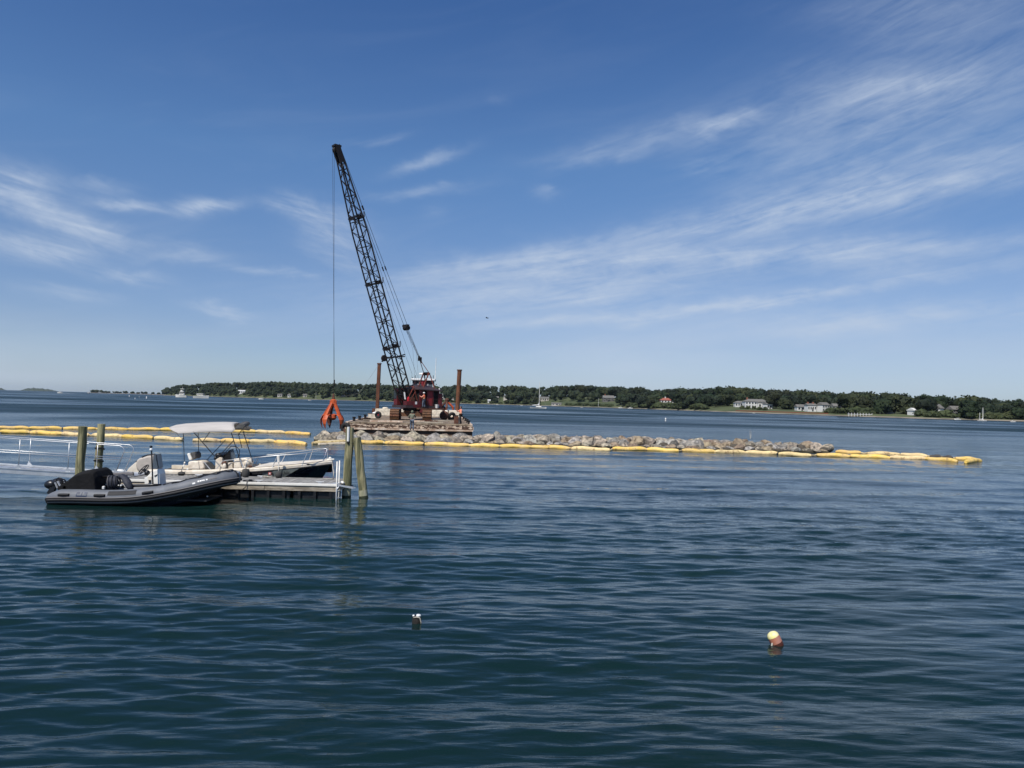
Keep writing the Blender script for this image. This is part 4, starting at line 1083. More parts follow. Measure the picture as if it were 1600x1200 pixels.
# middle lacing seen as cross frames
def boom_u(py):
    lo, hi = 0.0, LB
    for _ in range(40):
        md = (lo+hi)/2; c = foot+ax*md
        v = c-cam_pos; yy = 600 - FPX*v.dot(u_)/v.dot(f_)
        if yy > py: lo = md
        else: hi = md
    return lo
for py in (338, 441, 541):
    u = boom_u(py); m_ = MB()
    for n_ in (-1, 1):
        m_.add([bp(u-.25, -1.05, n_*1.03), bp(u-.25, 1.05, n_*1.03), bp(u+.05, .5, n_*1.03), bp(u+.05, -.5, n_*1.03)], [(0, 1, 2, 3)])
        m_.bar(bp(u-.28, -1.1, n_*1.1), bp(u-.28, 1.1, n_*1.1), .10, .10)
    for s_ in (-1, 1):
        m_.bar(bp(u-.28, s_*1.1, -1.2), bp(u-.1, s_*1.1, 1.2), .12, .12)
        m_.bar(bp(u+.05, s_, -1), bp(u+.05, s_, 1), .07, .07)
        m_.bar(bp(u-.28, s_*1.2, -1.2), bp(u+.3, s_*1.2, -1.5), .10, .06)
    m_.build('splice_frame', 'steel_dark', boom_)
u = boom_u(557)
MB().bar(bp(u-.3, 1.3, -1.6), bp(u+.1, -1.1, 1.2), .16, .12).bar(bp(u, 1.1, 1.3), bp(u-.1, 1.1, -1.8), .12, .12).build('fairlead_arm', 'steel_dark', boom_)
fl_c = bp(u-.05, -.2, 1.0)+hd*.55
MB().lathe([(.30, -.1), (.36, -.08), (.30, 0), (.36, .08), (.30, .1)], fl_c, 16, lt).bar(bp(u, 0, 1.0), fl_c, .16).bar(fl_c, fl_c+hd*.25+Vector((0, 0, -.4)), .16).build('tagline_reel', 'steel_dark', boom_)
# solid plate at the head and sheaves
m_ = MB()
for s_ in (-1, 1):
    m_.loft([[bp(LB-1.5, s_*1.08, -1.1), bp(LB-1.5, s_*1.08, 1.1), bp(LB+.1, s_*1.5, 1.9), bp(LB+.35, s_*1.5, -1.0)], [bp(LB-1.5, s_*1.2, -1.1), bp(LB-1.5, s_*1.2, 1.1), bp(LB+.1, s_*1.66, 1.9), bp(LB+.35, s_*1.66, -1.0)]])
m_.build('head_plate', 'steel_dark', boom_)
hs_c = foot+ax*(LB-.1)+bn_*.12
MB().lathe([(.36, -.30), (.36, -.26), (.28, -.2), (.36, -.1), (.28, 0), (.36, .1), (.28, .2), (.36, .26), (.36, .3)], hs_c, 20, lt).build('head_sheave', 'steel_dark', boom_)
MB().box(hs_c+Vector((0, 0, .35)), (.75, .75, .2), R=UR).build('head_cap', 'steel_dark', boom_)
# pendants, bail, bridle
def cable(pts, r=.018, name='cable', mt='steel_cable', par=None):
    o = MB().tube(pts, r, 5).build(name, mt, par or crane); return o
def on_line(px, py, s_=0.0):
    """point in the lifting plane shifted sideways by s_, on the sight line of a pixel"""
    d = ray(px, py); n = lt; p0 = C0 + lt*(.1+s_)
    t = (p0-cam_pos).dot(n)/d.dot(n); return cam_pos+d*t
bail = on_line(634, 509)
for s_ in (-.42, .42):
    e = bail+lt*s_*.85
    a = bp(LB-.2, s_*1.4, -1.6)
    pts = [a, a.lerp(e, .5)+Vector((0, 0, -.12)), e]
    cable(pts, .024, 'pendant')
    k = .655
    MB().tube([a.lerp(e, k-.012)+Vector((0, 0, -.1)), a.lerp(e, k+.012)+Vector((0, 0, -.1))], .07, 6).build('pendant_socket', 'steel_dark', crane)
    if s_ > 0: MB().tube([a.lerp(e, .30)+Vector((0, 0, -.08)), a.lerp(e, .325)+Vector((0, 0, -.08))], .09, 6).build('pendant_socket', 'steel_dark', crane)
bl = MB(); bl.bar(bail-lt*.52, bail+lt*.52, .30, .26); bl.lathe([(.28, -.36), (.28, .36)], bail+Vector((.08, 0, -.25)), 14, lt)
bl.build('bail', 'steel_dark', crane)
lowb = on_line(656, 561)
MB().bar(lowb-lt*.16, lowb+lt*.16, .34, .42).bar(lowb+Vector((-.12, 0, .35)), lowb+Vector((.2, 0, -.45)), .18, .22).build('bridle_block', 'steel_dark', crane)
for i in range(6):
    s_ = -.33+i*.132
    cable([bail+lt*s_+Vector((.1, 0, -.3)), lowb+lt*s_*.35], .012, 'bridle_rope', 'cable_light')
for s_ in (-.55, .55):
    MB().bar(lowb+lt*s_*.2+Vector((.12, 0, -.3)), cu(-1.85, s_, GZ+.05), .06, .06).build('bridle_link', 'gantry_rust', crane)
# hoist ropes running down behind the boom to the winches
cable([bp(LB-.5, -.4, -2.0), on_line(592, 436, -.2), on_line(644, 585, -.2), cu(.35, -.6, ZF+1.0)], .013, 'hoist_rope')
cable([bp(LB-.5, .2, -2.0), on_line(600, 440, .1), on_line(652, 588, .1), cu(.35, .3, ZF+1.0)], .013, 'hoist_rope')
cable([bail+Vector((.05, 0, -.4)), on_line(645, 545), cu(-.3, .1, HT+.5)], .012, 'hoist_rope', 'cable_light')
cable([bail+Vector((.12, 0, -.4)), on_line(650, 545), cu(-.7, .3, HT+.5)], .012, 'hoist_rope', 'cable_light')
# falls from the head to the grapple
GY = tip.y-.35
gp = P(521, 625, GY)
gtop = P(521.5, 598, GY)
for dx, s_ in ((-.10, .2), (.10, -.2)):
    a = hs_c + hd*.36 + lt*s_
    cable([a, gp+Vector((dx*.3, 0, 2.05))], .016, 'fall_rope')
# red fuel can on the platform
p = P(643.5, 643, CC.y-3.2)
o = MB().lathe([(.0, 0), (.13, 0), (.15, .05), (.15, .36), (.05, .42), (.05, .5)], cu(1.2, 1.15, ZF+.76), 12).build('fuel_can', 'red_can', smooth=40)
solo(tag(o, 'small red can on the engine cover above the man in the olive jacket', 'can'), cu(1.2, 1.15, ZF+.76))
o = MB().lathe([(.18, 0), (.24, .4), (.24, .42)], cu(-2.35, 1.6, ZF+.03), 14).build('bucket', 'hat_white'); solo(tag(o, 'white bucket on the walkway at the right end of the crane house', 'bucket'), cu(-2.35, 1.6, ZF+.03))
# ---- grapple (orange peel) hanging from the crane
gp = P(521, 625, GY)
gr = thing('grapple', 'orange orange-peel grapple hanging from the boom over the left rocks', 'grapple', Vector((gp.x, gp.y, .4)))
MB().tube([gp+Vector((0, 0, 1.9)), gp+Vector((0, 0, .35))], .035, 6).build('chain', 'steel_dark', gr)
MB().tube([gp+Vector((.03, 0, 2.1)), gp+Vector((.03, 0, 1.55))], .075, 8).build('swivel', 'steel_dark', gr)
MB().tube([gp+Vector((0, 0, .65)), gp+Vector((0, 0, .05))], [.09, .17], 8).build('rope_guide', 'rust', gr)
hb = gp+Vector((0, 0, -.2))
MB().lathe([(.18, .28), (.30, .2), (.30, -.22), (.2, -.3)], hb, 12).box(hb+Vector((0, 0, .0)), (.68, .3, .3)).build('head', 'grapple_orange', gr, bevel=.02)
hub = gp+Vector((0, 0, -1.75))
MB().lathe([(.16, .32), (.34, .22), (.38, -.1), (.24, -.3), (.1, -.34)], hub, 14).build('lower_hub', 'grapple_orange', gr, smooth=40)
for k, adeg in enumerate((328, 52, 120, 182, 240)):
    a = rad(adeg); d = Vector((math.cos(a), math.sin(a), 0)); tn = Vector((-math.sin(a), math.cos(a), 0))
    sh = hub + d*1.02 + Vector((0, 0, -.02))
    near_ = k in (2, 3)
    MB().bar(hb+d*.18+Vector((0, 0, -.12)), sh, .24, .26, up=tn).build('arm', 'grapple_orange' if k in (0, 3, 4) else 'grapple_dark', gr, bevel=.02)
    # curved tine: wide shell narrowing to a point
    prof = [(.22, .02, .22, .24), (.62, .26, .42, .30), (1.02, .14, .66, .30), (1.24, -.26, .66, .24), (1.24, -.70, .42, .18), (1.06, -1.22, .06, .06)]
    rings = []
    for rr_, zz, wd, th in prof:
        c = hub + d*rr_*.98 + Vector((0, 0, zz))
        nrm = (d*.8+Vector((0, 0, .6))).normalized() if zz > 0 else d
        rings.append([c-tn*wd*.5, c+nrm*th*.35, c+tn*wd*.5, c-nrm*th*.5])
    MB().loft(rings).build('tine', 'grapple_orange' if k not in (1, 2) else 'grapple_dark', gr, bevel=.015)
    MB().lathe([(.09, -.2), (.09, .2)], sh, 8, tn).build('pin', 'grapple_dark', gr)
# tagline
cable([fl_c+hd*.1, (fl_c+gp)/2+Vector((0, 0, -1.6)), gp+Vector((0.1, 0, .2))], .010, 'tagline', 'cable_light')
# spare clam standing at the back right
q = B(3.1, 33.4, DZ+.06); q = Vector((P(698, 640, q.y).x, q.y, DZ+.06+.9))
MB()
t = thing('spare_grapple', 'small rusty grapple standing behind the concrete block right of the crane', 'grapple', q-Vector((0, 0, .9)))
MB().lathe([(.22, .0), (.3, .3), (.2, .55)], q+Vector((0, 0, 1.15)), 10).build('head', 'rust', t)
for a in (.2, 1.7, 3.3, 4.8):
    d = Vector((math.cos(a), math.sin(a), 0))
    MB().tube([q+Vector((0, 0, 1.3)), q+d*.55+Vector((0, 0, .75)), q+d*.85+Vector((0, 0, .45)), q+d*.95+Vector((0, 0, -.4))], [.12, .16, .16, .05], 6).build('tine', 'grapple_orange' if a < 3 else 'rust', t)
MB().box(q+Vector((0, 0, -.45)), (2.0, 1.0, .9)).build('stand', 'rust', t)

# ------------------------------------------------------------------ tug behind the barge
TY = 106.2; tx_ = P(661, 640, TY+3).x
TM = Matrix.Translation((tx_, TY, 0)) @ Matrix.Rotation(BY*.6, 4, 'Z')
tug = thing('tugboat', 'dark red tug with white-roofed wheelhouse behind the crane', 'tugboat', M_=TM)
rings = []
for y, hb_, zt in ((0, .5, 3.3), (.6, 1.6, 3.15), (2, 2.7, 2.8), (5, 3.2, 2.3), (10, 3.1, 1.9), (14, 2.7, 2.0)):
    rings.append([(-hb_*.55, y+.3, -1), (hb_*.55, y+.3, -1), (hb_, y, zt*.6), (hb_*1.04, y, zt), (-hb_*1.04, y, zt), (-hb_, y, zt*.6)])
m_ = MB(TM); m_.loft(rings); m_.build('hull', 'crane_red', tug)
m_ = MB(TM)
for a, b in zip(rings, rings[1:]):
    for i in (3, 4): m_.bar(Vector(a[i])+Vector((0, 0, .05)), Vector(b[i])+Vector((0, 0, .05)), .22, .22)
m_.build('rubbing_strake', 'rubber', tug)
for sx in (-1.3, 1.3): MB(TM).box((sx, -.1, 1.7), (.5, .5, 3.2)).build('push_knee', 'rubber', tug)
MB(TM).box((0, 6.3, 3.0), (3.9, 5.5, 2.0)).build('deckhouse', 'crane_red', tug, bevel=.05)
for sx in (-1.2, 0, 1.2): MB(TM).lathe([(.22, 0), (.22, .06)], (sx, 3.5, 3.2), 14, (0, -1, 0)).build('porthole', 'window_dark', tug)
wh = MB(TM).box((0, 5.2, 5.15), (3.15, 2.6, 2.35)).build('wheelhouse', 'roof_dark', tug, bevel=.04)
MB(TM).box((0, 5.2, 4.3), (3.2, 2.65, .75)).build('wheelhouse_base', 'crane_red', tug, bevel=.02)
for x in (-1.1, -.37, .37, 1.1):
    w_ = MB(TM).box((x, 3.87, 5.45), (.62, .05, .8)).build('window', 'glass_tint', wh)
    MB(TM).box((x+.37, 3.84, 5.45), (.09, .08, .95)).build('frame', 'hat_white', w_)
MB(TM).box((-1.5, 3.84, 5.25), (.10, .08, 1.3)).build('corner_post', 'hat_white', wh)
MB(TM).box((1.5, 3.84, 5.0), (.14, .08, 1.6)).build('corner_post', 'hat_white', wh)
MB(TM).box((0, 5.1, 6.52), (3.6, 3.3, .28)).build('roof', 'hat_white', tug, bevel=.06)
MB(TM).lathe([(.06, 0), (.09, .75)], (-.15, 5.2, 6.6), 8).build('radar_post', 'hat_white', tug)
MB(TM).lathe([(.5, 0), (.62, .1), (.55, .24), (.2, .3)], (-.15, 5.2, 7.3), 18).build('radar_dome', 'hat_white', tug)
MB(TM).tube([(1.75, 5.2, 6.3), (1.8, 5.2, 9.9)], [.06, .045], 5).build('antenna', 'hat_white', tug)
for x, h_ in ((-1.6, .5), (-1.2, .75), (1.2, .6), (1.5, .8), (.6, .45)):
    MB(TM).tube([(x, 4.2, 6.35), (x, 4.2, 6.4+h_)], .045, 5).build('mast_light', 'steel_dark', tug)
m_ = MB(TM)
for x in (.3, .75): m_.lathe([(.10, 0), (.16, .3), (.16, .35)], (x, 3.7, 6.4), 10)
m_.build('floodlight', 'hat_white', tug)
MB(TM).lathe([(.3, 0), (.3, 2.1)], (-.9, 9.0, 4.0), 12).build('funnel', 'rubber', tug)
for x in (2.2, 2.9): MB(TM).tube([(x, 3, 2.7), (x, 3, 3.9)], .03, 5).build('rail_post', 'steel_dark', tug)
MB(TM).tube([(2.2, 3, 3.9), (2.9, 3, 3.9), (3.1, 7, 3.3)], .03, 5).build('rail', 'steel_dark', tug)
MB(TM).box((2.45, 4.2, 4.6), (.18, .5, 1.4)).build('side_board', 'hat_white', tug)
# ------------------------------------------------------------------ people
def person(label, feet, face_dir, S=1.0, pose='stand', mats=('shirt_pink', 'jeans'), hat=None, vest=None, arms=None, stride=.12, jacket=False):
    """face_dir : angle of the front, 0 = +X.  local frame: x = right of the person, y = front"""
    Mx = Matrix.Translation(feet) @ Matrix.Rotation(face_dir-math.pi/2, 4, 'Z') @ Matrix.Diagonal((S, S, S, 1))
    t = thing('person', label, 'person', M_=Matrix.Translation(feet))
    inv = WM[t.name].inverted()
    arms = arms or {}
    la = arms.get('L', [(-.24, .02, 1.16), (-.26, .08, .90)]); ra = arms.get('R', [(.24, .02, 1.16), (.26, .08, .90)])
    hipz = .90; 
    nodes = [(0, 0, .93), (0, .0, 1.12), (0, 0, 1.34), (0, 0, 1.46), (0, .015, 1.53),     # pelvis chest neck
             (-.17, 0, 1.40), la[0], la[1], (.17, 0, 1.40), ra[0], ra[1],
             (-.09, 0, .88), (-.10, stride*.6+.03, .50), (-.10, stride*.5-.02, .09), (-.10, stride*.5+.14, .04),
             (.09, 0, .88), (.10, -stride*.3+.04, .50), (.11, -stride, .09), (.11, -stride+.15, .04)]
    if pose == 'sit':
        pass
    edges = [(0, 1), (1, 2), (2, 3), (3, 4), (2, 5), (5, 6), (6, 7), (2, 8), (8, 9), (9, 10), (0, 11), (11, 12), (12, 13), (13, 14), (0, 15), (15, 16), (16, 17), (17, 18)]
    rad_ = [.13, .125, .145, .055, .05, .075, .05, .036, .075, .05, .036, .095, .065, .045, .035, .095, .065, .045, .035]
    # hands with five fingers
    for hi, (e, h_) in ((7, (la[0], la[1])), (10, (ra[0], ra[1]))):
        d = (Vector(h_)-Vector(e)).normalized(); sd_ = d.cross(Vector((0, 1, 0)) if abs(d.y) < .8 else Vector((1, 0, 0))).normalized()
        palm = Vector(h_)+d*.07; nodes.append(tuple(palm)); pi_ = len(nodes)-1; edges.append((hi, pi_)); rad_.append(.032)
        for k in range(4):
            c = palm + d*(.05+.01*(k in (1, 2))) + sd_*(k-1.5)*.021; c2 = c + d*.03+Vector((0, -.012, 0))
            nodes += [tuple(c), tuple(c2)]; edges += [(pi_, len(nodes)-2), (len(nodes)-2, len(nodes)-1)]; rad_ += [.010, .008]
        c = palm - d*.02 + sd_*.05; nodes.append(tuple(c)); edges.append((pi_, len(nodes)-1)); rad_.append(.011)
    W_ = [Mx @ Vector(n) for n in nodes]
    me = skin_mesh([inv @ w_ for w_ in W_], edges, [r*S for r in rad_], 'body', 1)
    # head joined into the body mesh
    hm = bmesh.new(); hm.from_mesh(me)
    tmp = MB(); 
    def hp(x, y, z): return inv @ (Mx @ Vector((x, y, z)))
    R3 = (inv.to_3x3() @ Mx.to_3x3())
    tmp.ball(hp(0, .02, 1.635), 1.0, 14, 10, (.078, .098, .118), R3)
    tmp.ball(hp(0, .115, 1.625), 1.0, 6, 5, (.014, .02, .024), R3)
    for sx in (-1, 1): tmp.ball(hp(sx*.078, .01, 1.63), 1.0, 6, 5, (.012, .022, .032), R3)
    for sx in (-1, 1): tmp.ball(hp(sx*.03, .104, 1.65), 1.0, 6, 5, (.014, .008, .008), R3)
    m2 = bpy.data.meshes.new('h'); m2.from_pydata([tuple(v) for v in tmp.v], [], tmp.f); hm.from_mesh(m2)
    bmesh.ops.recalc_face_normals(hm, faces=hm.faces); hm.to_mesh(me); hm.free(); me.shade_smooth()
    me.materials.clear(); me.materials.append(MT['skin'])
    b = link('body', me, None, t)
    def cloth(name, idx, rr, mt, grow):
        mp_ = {j: i for i, j in enumerate(idx)}
        ed = [(mp_[a], mp_[b_]) for a, b_ in edges if a in mp_ and b_ in mp_]
        m_ = skin_mesh([inv @ W_[j] for j in idx], ed, [(rad_[j]+grow)*S*rr for j in idx], name, 1)
        m_.materials.clear(); m_.materials.append(MT[mt]); m_.shade_smooth(); return link(name, m_, None, b)
    cloth('jacket' if jacket else 'shirt', [0, 1, 2, 5, 6, 7, 8, 9, 10] if True else [], 1.0, mats[0], .022)
    cloth('trousers', [0, 11, 12, 13, 15, 16, 17], 1.0, mats[1], .020)
    for a_, b_ in ((13, 14), (17, 18)):
        MB().tube([W_[a_]+Vector((0, 0, .03*S)), W_[a_].lerp(W_[b_], .5), W_[b_]], [.062*S, .06*S, .045*S], 8).build('boot', 'boot', b, smooth=True)
    if vest:
        m_ = MB(Mx)
        rr = []
        for z, wx, wy in ((.98, .175, .135), (1.15, .17, .13), (1.30, .20, .145), (1.42, .17, .12), (1.47, .09, .08)):
            rr.append([Vector((math.cos(a)*wx, math.sin(a)*wy, z)) for a in [2*math.pi*i/14 for i in range(14)]])
        m_.loft(rr); m_.build('vest', vest, b, smooth=True)
        for z in (1.08,):
            m_ = MB(Mx); m_.loft([[Vector((math.cos(a)*.181, math.sin(a)*.141, z_)) for a in [2*math.pi*i/14 for i in range(14)]] for z_ in (z, z+.05)], cap=False); m_.build('reflective_band', 'buoy_yellow', b)
    if hat == 'white':
        MB(Mx).ball((0, .01, 1.69), 1.0, 12, 8, (.105, .125, .085)).lathe([(.14, 0), (.14, .012)], (0, .03, 1.685), 14).build('hard_hat', 'hat_white', b, smooth=True)
    elif hat == 'hood':
        MB(Mx).ball((0, -.02, 1.64), 1.0, 12, 8, (.115, .115, .135)).build('hood', mats[0], b, smooth=True)
    else:
        MB(Mx).ball((0, -.012, 1.665), 1.0, 12, 8, (.086, .100, .105)).build('hair', 'hair_dark' if hat != 'cap' else 'black_cloth', b, smooth=True)
        if hat == 'cap': MB(Mx).box((0, .13, 1.69), (.13, .12, .015)).build('cap_visor', 'black_cloth', b)
    return t
p = P(719.5, 664, 71.9); p.z = DZ+.05
person('man in orange vest holding out one arm at the right end of the barge', p, rad(200), 1.0, mats=('shirt_pink', 'black_cloth'), hat='cap', vest='vest_orange',
       arms={'L': [(-.38, .10, 1.22), (-.58, .12, 1.12)], 'R': [(.24, .18, 1.22), (.14, .40, 1.38)]})
p = P(643.5, 671, 64.0); p.z = .83
person('man in olive jacket and grey jeans standing on the boulders in front of the barge', p, rad(100), .98, mats=('jacket_green', 'jeans'), hat='hood', jacket=True,
       arms={'L': [(-.30, .12, 1.16), (-.22, .30, 1.10)], 'R': [(.28, .10, 1.18), (.26, .30, 1.14)]}, stride=.18)
p = cu(-.55, 1.62, ZF+.03)
person('man in white hard hat and orange vest at the crane house door', p, rad(170), 1.0, mats=('shirt_pink', 'jeans'), hat='white', vest='vest_orange',
       arms={'L': [(-.26, .14, 1.18), (-.2, .36, 1.3)], 'R': [(.24, .02, 1.14), (.24, .12, .92)]})
p2 = cu(-.1, 1.62, ZF+.03)
ubox(MB(), -1.0, .25, 1.3, 1.9, ZF-.12, ZF+.02).build('step', 'rust', crane)

# ------------------------------------------------------------------ pilings
def piling(base_px, base_Y, top_z, lean, r, label, pale=None):
    b0 = G(*base_px) if base_Y is None else P(base_px[0], base_px[1], base_Y)
    b0.z = 0; t = thing('piling', label, 'piling', b0, group='weathered wooden pilings of the dock')
    pts = []; rs = []
    for k in range(15):
        u = k/14; z = -2 + (top_z+2)*u
        pts.append(b0+Vector((lean[0]*(z/top_z), lean[1]*(z/top_z), z))+Vector((.008*math.sin(k*1.7), .006*math.cos(k*2.1), 0))); rs.append(r*(1.06-.10*u)*(1+.02*math.sin(k*2.3)))
    MB().tube(pts, rs, 20).build('pole', 'pile_wood', t, smooth=50)
    def at_z(z): return b0+Vector((lean[0]*z/top_z, lean[1]*z/top_z, z))
    if pale:
        MB().tube([at_z(pale[0]), at_z((pale[0]+pale[1])/2), at_z(pale[1])], [r*1.075, r*1.07, r*1.06], 20, cap=False).build('pale_band', 'pile_pale', t, smooth=50)
    MB().tube([at_z(-.5), at_z(.06), at_z(.12)], [r*1.11, r*1.12, r*1.085], 20).build('algae_band', 'algae', t, smooth=50)
    return t, at_z
t1, az1 = piling((541, 779), None, 2.46, (.06, 0), .145, 'upright piling with a white pipe on top at the outer dock corner', (.12, .46))
a = az1(2.42); MB().tube([a+Vector((-.02, -.155, -.42)), a+Vector((-.02, -.155, .08))], .045, 10).build('white_pipe', 'white_paint', t1)
MB().ball(a+Vector((-.02, -.16, -.46)), .045, 8, 6).build('bolt', 'rubber', t1)
t2, az2 = piling((568.5, 780), None, 2.13, (-.30, .0), .145, 'piling leaning left at the outer dock corner', (.12, .32))
t3, az3 = piling((121.5, 774), 25.4, 2.30, (.10, 0), .145, 'thick piling standing in front of the gangway rails')
t4, az4 = piling((150.5, 768), 27.6, 2.30, (.11, 0), .135, 'piling behind the gangway with dark iron straps')
for z in (1.38, .92):
    MB().torus(az4(z), .150, .028, (0, .25, 1), 20, 6).build('strap', 'rubber', t4)

# ------------------------------------------------------------------ floating dock
DKZ = .55; DY0, DY1 = 24.95, 26.72
xr = P(530, 757, DY0).x; xl = P(186, 757, DY0).x
dock = thing('floating_dock', 'grey plank floating dock on black floats between the two boats', 'dock', ((xl+xr)/2, DY0, 0))
n = int((xr-xl)/.15)
plank = MB().box((0, 0, 0), (.138, DY1-DY0-.16, .035)).mesh('deck_plank'); plank.materials.append(MT['deck_grey'])
inv = WM[dock.name].inverted()
for i in range(n):
    x = xl+.075+i*(xr-xl-.15)/(n-1)
    link('deck_plank', plank, None, dock, inv @ Matrix.Translation((x+rng.uniform(-.003, .003), (DY0+DY1)/2+rng.uniform(-.01, .01), DKZ-.02+rng.uniform(-.004, .004))) @ Matrix.Rotation(rng.uniform(-.006, .006), 4, 'Z'))
xm = (xl+xr)/2; Ld = xr-xl
MB().box((xm, DY0+.02, DKZ-.01), (Ld, .09, .085)).build('edge_strip', 'white_gel', dock, bevel=.01)
MB().box((xm, DY1+.02, DKZ-.01), (Ld, .06, .07)).build('edge_strip', 'deck_grey', dock, bevel=.01)
xf0, xf1 = xl, xr-.08
for i in range(3):
    L1 = (xf1-xf0)/3
    MB().box((xf0+L1*(i+.5), DY0+.04, DKZ-.145), (L1-.012, .06, .17)).build('fascia_board', 'fascia_wood', dock, bevel=.006)
    MB().box((xf0+L1*(i+.5), DY1-.02, DKZ-.145), (L1-.012, .06, .17)).build('fascia_board', 'fascia_wood', dock)
MB().box((xr+.02, (DY0+DY1)/2, DKZ-.08), (.05, DY1-DY0, .2)).build('end_board', 'fascia_wood', dock)
for i in range(5):
    L1 = (Ld-.5)/5
    MB().box((xl+.25+L1*(i+.5), (DY0+DY1)/2, DKZ-.23-.27), (L1-.1, DY1-DY0-.24, .52)).build('float', 'float_black', dock, bevel=.05)
for i in range(14):
    x = xl+.3+i*(Ld-.6)/13
    MB().box((x, DY0+.06, .12), (.09, .06, .55)).build('upright', 'float_black', dock)
def cleat(x, y, par=None):
    m_ = MB(); m_.box((x, y, DKZ+.03), (.10, .05, .05)); m_.tube([(x-.14, y, DKZ+.075), (x-.05, y, DKZ+.065), (x+.05, y, DKZ+.065), (x+.14, y, DKZ+.075)], [.012, .02, .02, .012], 8)
    return m_.build('cleat', 'alu', dock, smooth=40)
for px in (232, 300, 405, 500): cleat(P(px, 757, DY0+.22).x, DY0+.2)
for px in (310, 408): cleat(P(px, 757, DY1-.2).x, DY1-.2)
# corner pile guide with hoop and bracket
pc = az1(.5)
m_ = MB(); m_.torus((pc.x, pc.y, DKZ-.12), .20, .025, (0, 0, 1), 24, 8); m_.bar((xr, pc.y-.1, DKZ-.12), (pc.x-.15, pc.y-.1, DKZ-.12), .05); m_.bar((xr, pc.y+.1, DKZ-.12), (pc.x-.15, pc.y+.1, DKZ-.12), .05)
m_.build('pile_hoop', 'float_black', dock)
m_ = MB(); e0 = Vector((xr-.03, DY0-.03, DKZ+.0)); e1 = P(556, 762.3, DY0-.12)
m_.loft([[e0+Vector((0, -.05, -.02)), e0+Vector((0, .05, -.02)), e0+Vector((0, .05, .02)), e0+Vector((0, -.05, .02))], [e1+Vector((-.1, -.05, -.03)), e1+Vector((-.1, .06, -.03)), e1+Vector((-.1, .06, .03)), e1+Vector((-.1, -.05, .03))], [e1+Vector((0, -.02, -.01)), e1+Vector((0, .03, -.01)), e1+Vector((0, .03, .01)), e1+Vector((0, -.02, .01))]])
m_.build('outrigger_bracket', 'alu', dock)
MB().add([(xr-.42, DY0+.02, DKZ+.035), (xr-.02, DY0+.02, DKZ+.035), (xr-.02, DY0+.55, DKZ+.035), (xr-.42, DY0+.02, DKZ+.05), (xr-.02, DY0+.02, DKZ+.05), (xr-.02, DY0+.55, DKZ+.05)], [(0, 1, 2), (3, 4, 5), (0, 1, 4, 3), (1, 2, 5, 4), (2, 0, 3, 5)]).build('corner_plate', 'alu', dock)
MB().ball(P(535, 755, DY0+.5), .075, 10, 8).build('corner_roller', 'white_gel', dock, smooth=True)
# ladder
ld = thing('ladder', 'white metal swim ladder at the right end of the dock', 'ladder', (xr, DY0-.06, 0))
for px, py0, dy in ((526.8, 721, .0), (530.6, 719.5, .20)):
    a = P(px, py0, DY0-.08+dy); a2 = Vector((a.x, a.y, -.35))
    MB().tube([a, Vector((a.x+.005, a.y, .3)), a2], .022, 8).build('rail', 'white_gel', ld, smooth=True)
x0_ = P(527, 760, DY0-.1).x
for z in (.36, .12, -.12):
    MB().tube([(x0_-.02, DY0-.08, z), (x0_+.10, DY0+.12, z)], .022, 8).build('rung', 'white_gel', ld)
a = P(525.5, 768, DY0-.12)
MB().tube([(a.x+.10, DY0-.1, .55), (a.x+.02, DY0-.14, .42), (a.x+.01, DY0-.14, .0), (a.x+.0, DY0-.14, -.2)], .024, 8).build('standoff', 'alu', ld, smooth=True)
# ropes
def rope(pts, r, label, mt='rope_pale'):
    o = MB().tube(pts, r, 6).build('rope', mt, smooth=True); solo(tag(o, label, 'rope'), pts[-1]); return o
bow_tip = P(519, 723, 27.6)
q = P(521, 746.5, DY1-.15); q.z = DKZ+.02
rope([bow_tip, Vector((q.x, q.y, (bow_tip.z+DKZ)/2)), q], .014, 'white bow line hanging from the dark boat to the dock')
pts = []
for i in range(60):
    u = i/59; a = u*16
    c = P(411+u*14, 747, DY1-.18); pts.append(Vector((c.x+.07*math.cos(a), DY1-.2+.06*math.sin(a), DKZ+.025+.05*abs(math.sin(a*.37)))))
rope(pts, .016, 'loose pile of pale pinkish line at the back edge of the dock')
pts = [P(520-16*u, 746.6, DY1-.12) for u in (0, .25, .5, .75, 1)]
for i, p in enumerate(pts): p.z = DKZ+.02+.01*math.sin(i)
rope([Vector((p.x, p.y+.05*math.sin(i*2), DKZ+.025)) for i, p in enumerate(pts)], .014, 'white line lying along the back dock edge near the ladder')
c = P(387, 754, DY0+.22); pts = [Vector((c.x+.16*math.cos(a)*(1-a*.01), c.y+.08*math.sin(a), DKZ+.02+.004*a)) for a in np.linspace(0, 14, 50)]
pts += [Vector((c.x+.25+i*.12, c.y+.02*math.sin(i*2), DKZ+.02)) for i in range(6)]
rope(pts, .017, 'black coiled line with a long tail on the front dock edge', 'black_plastic')
c = P(386, 757, DY0-.03)
rope([Vector((c.x, DY0+.1, DKZ+.05)), Vector((c.x, DY0-.035, DKZ+.04)), Vector((c.x-.03, DY0-.035, DKZ-.12)), Vector((c.x-.18, DY0-.2, DKZ-.3))], .014, 'dark line dropping over the dock edge to the inflatable bow', 'black_plastic')
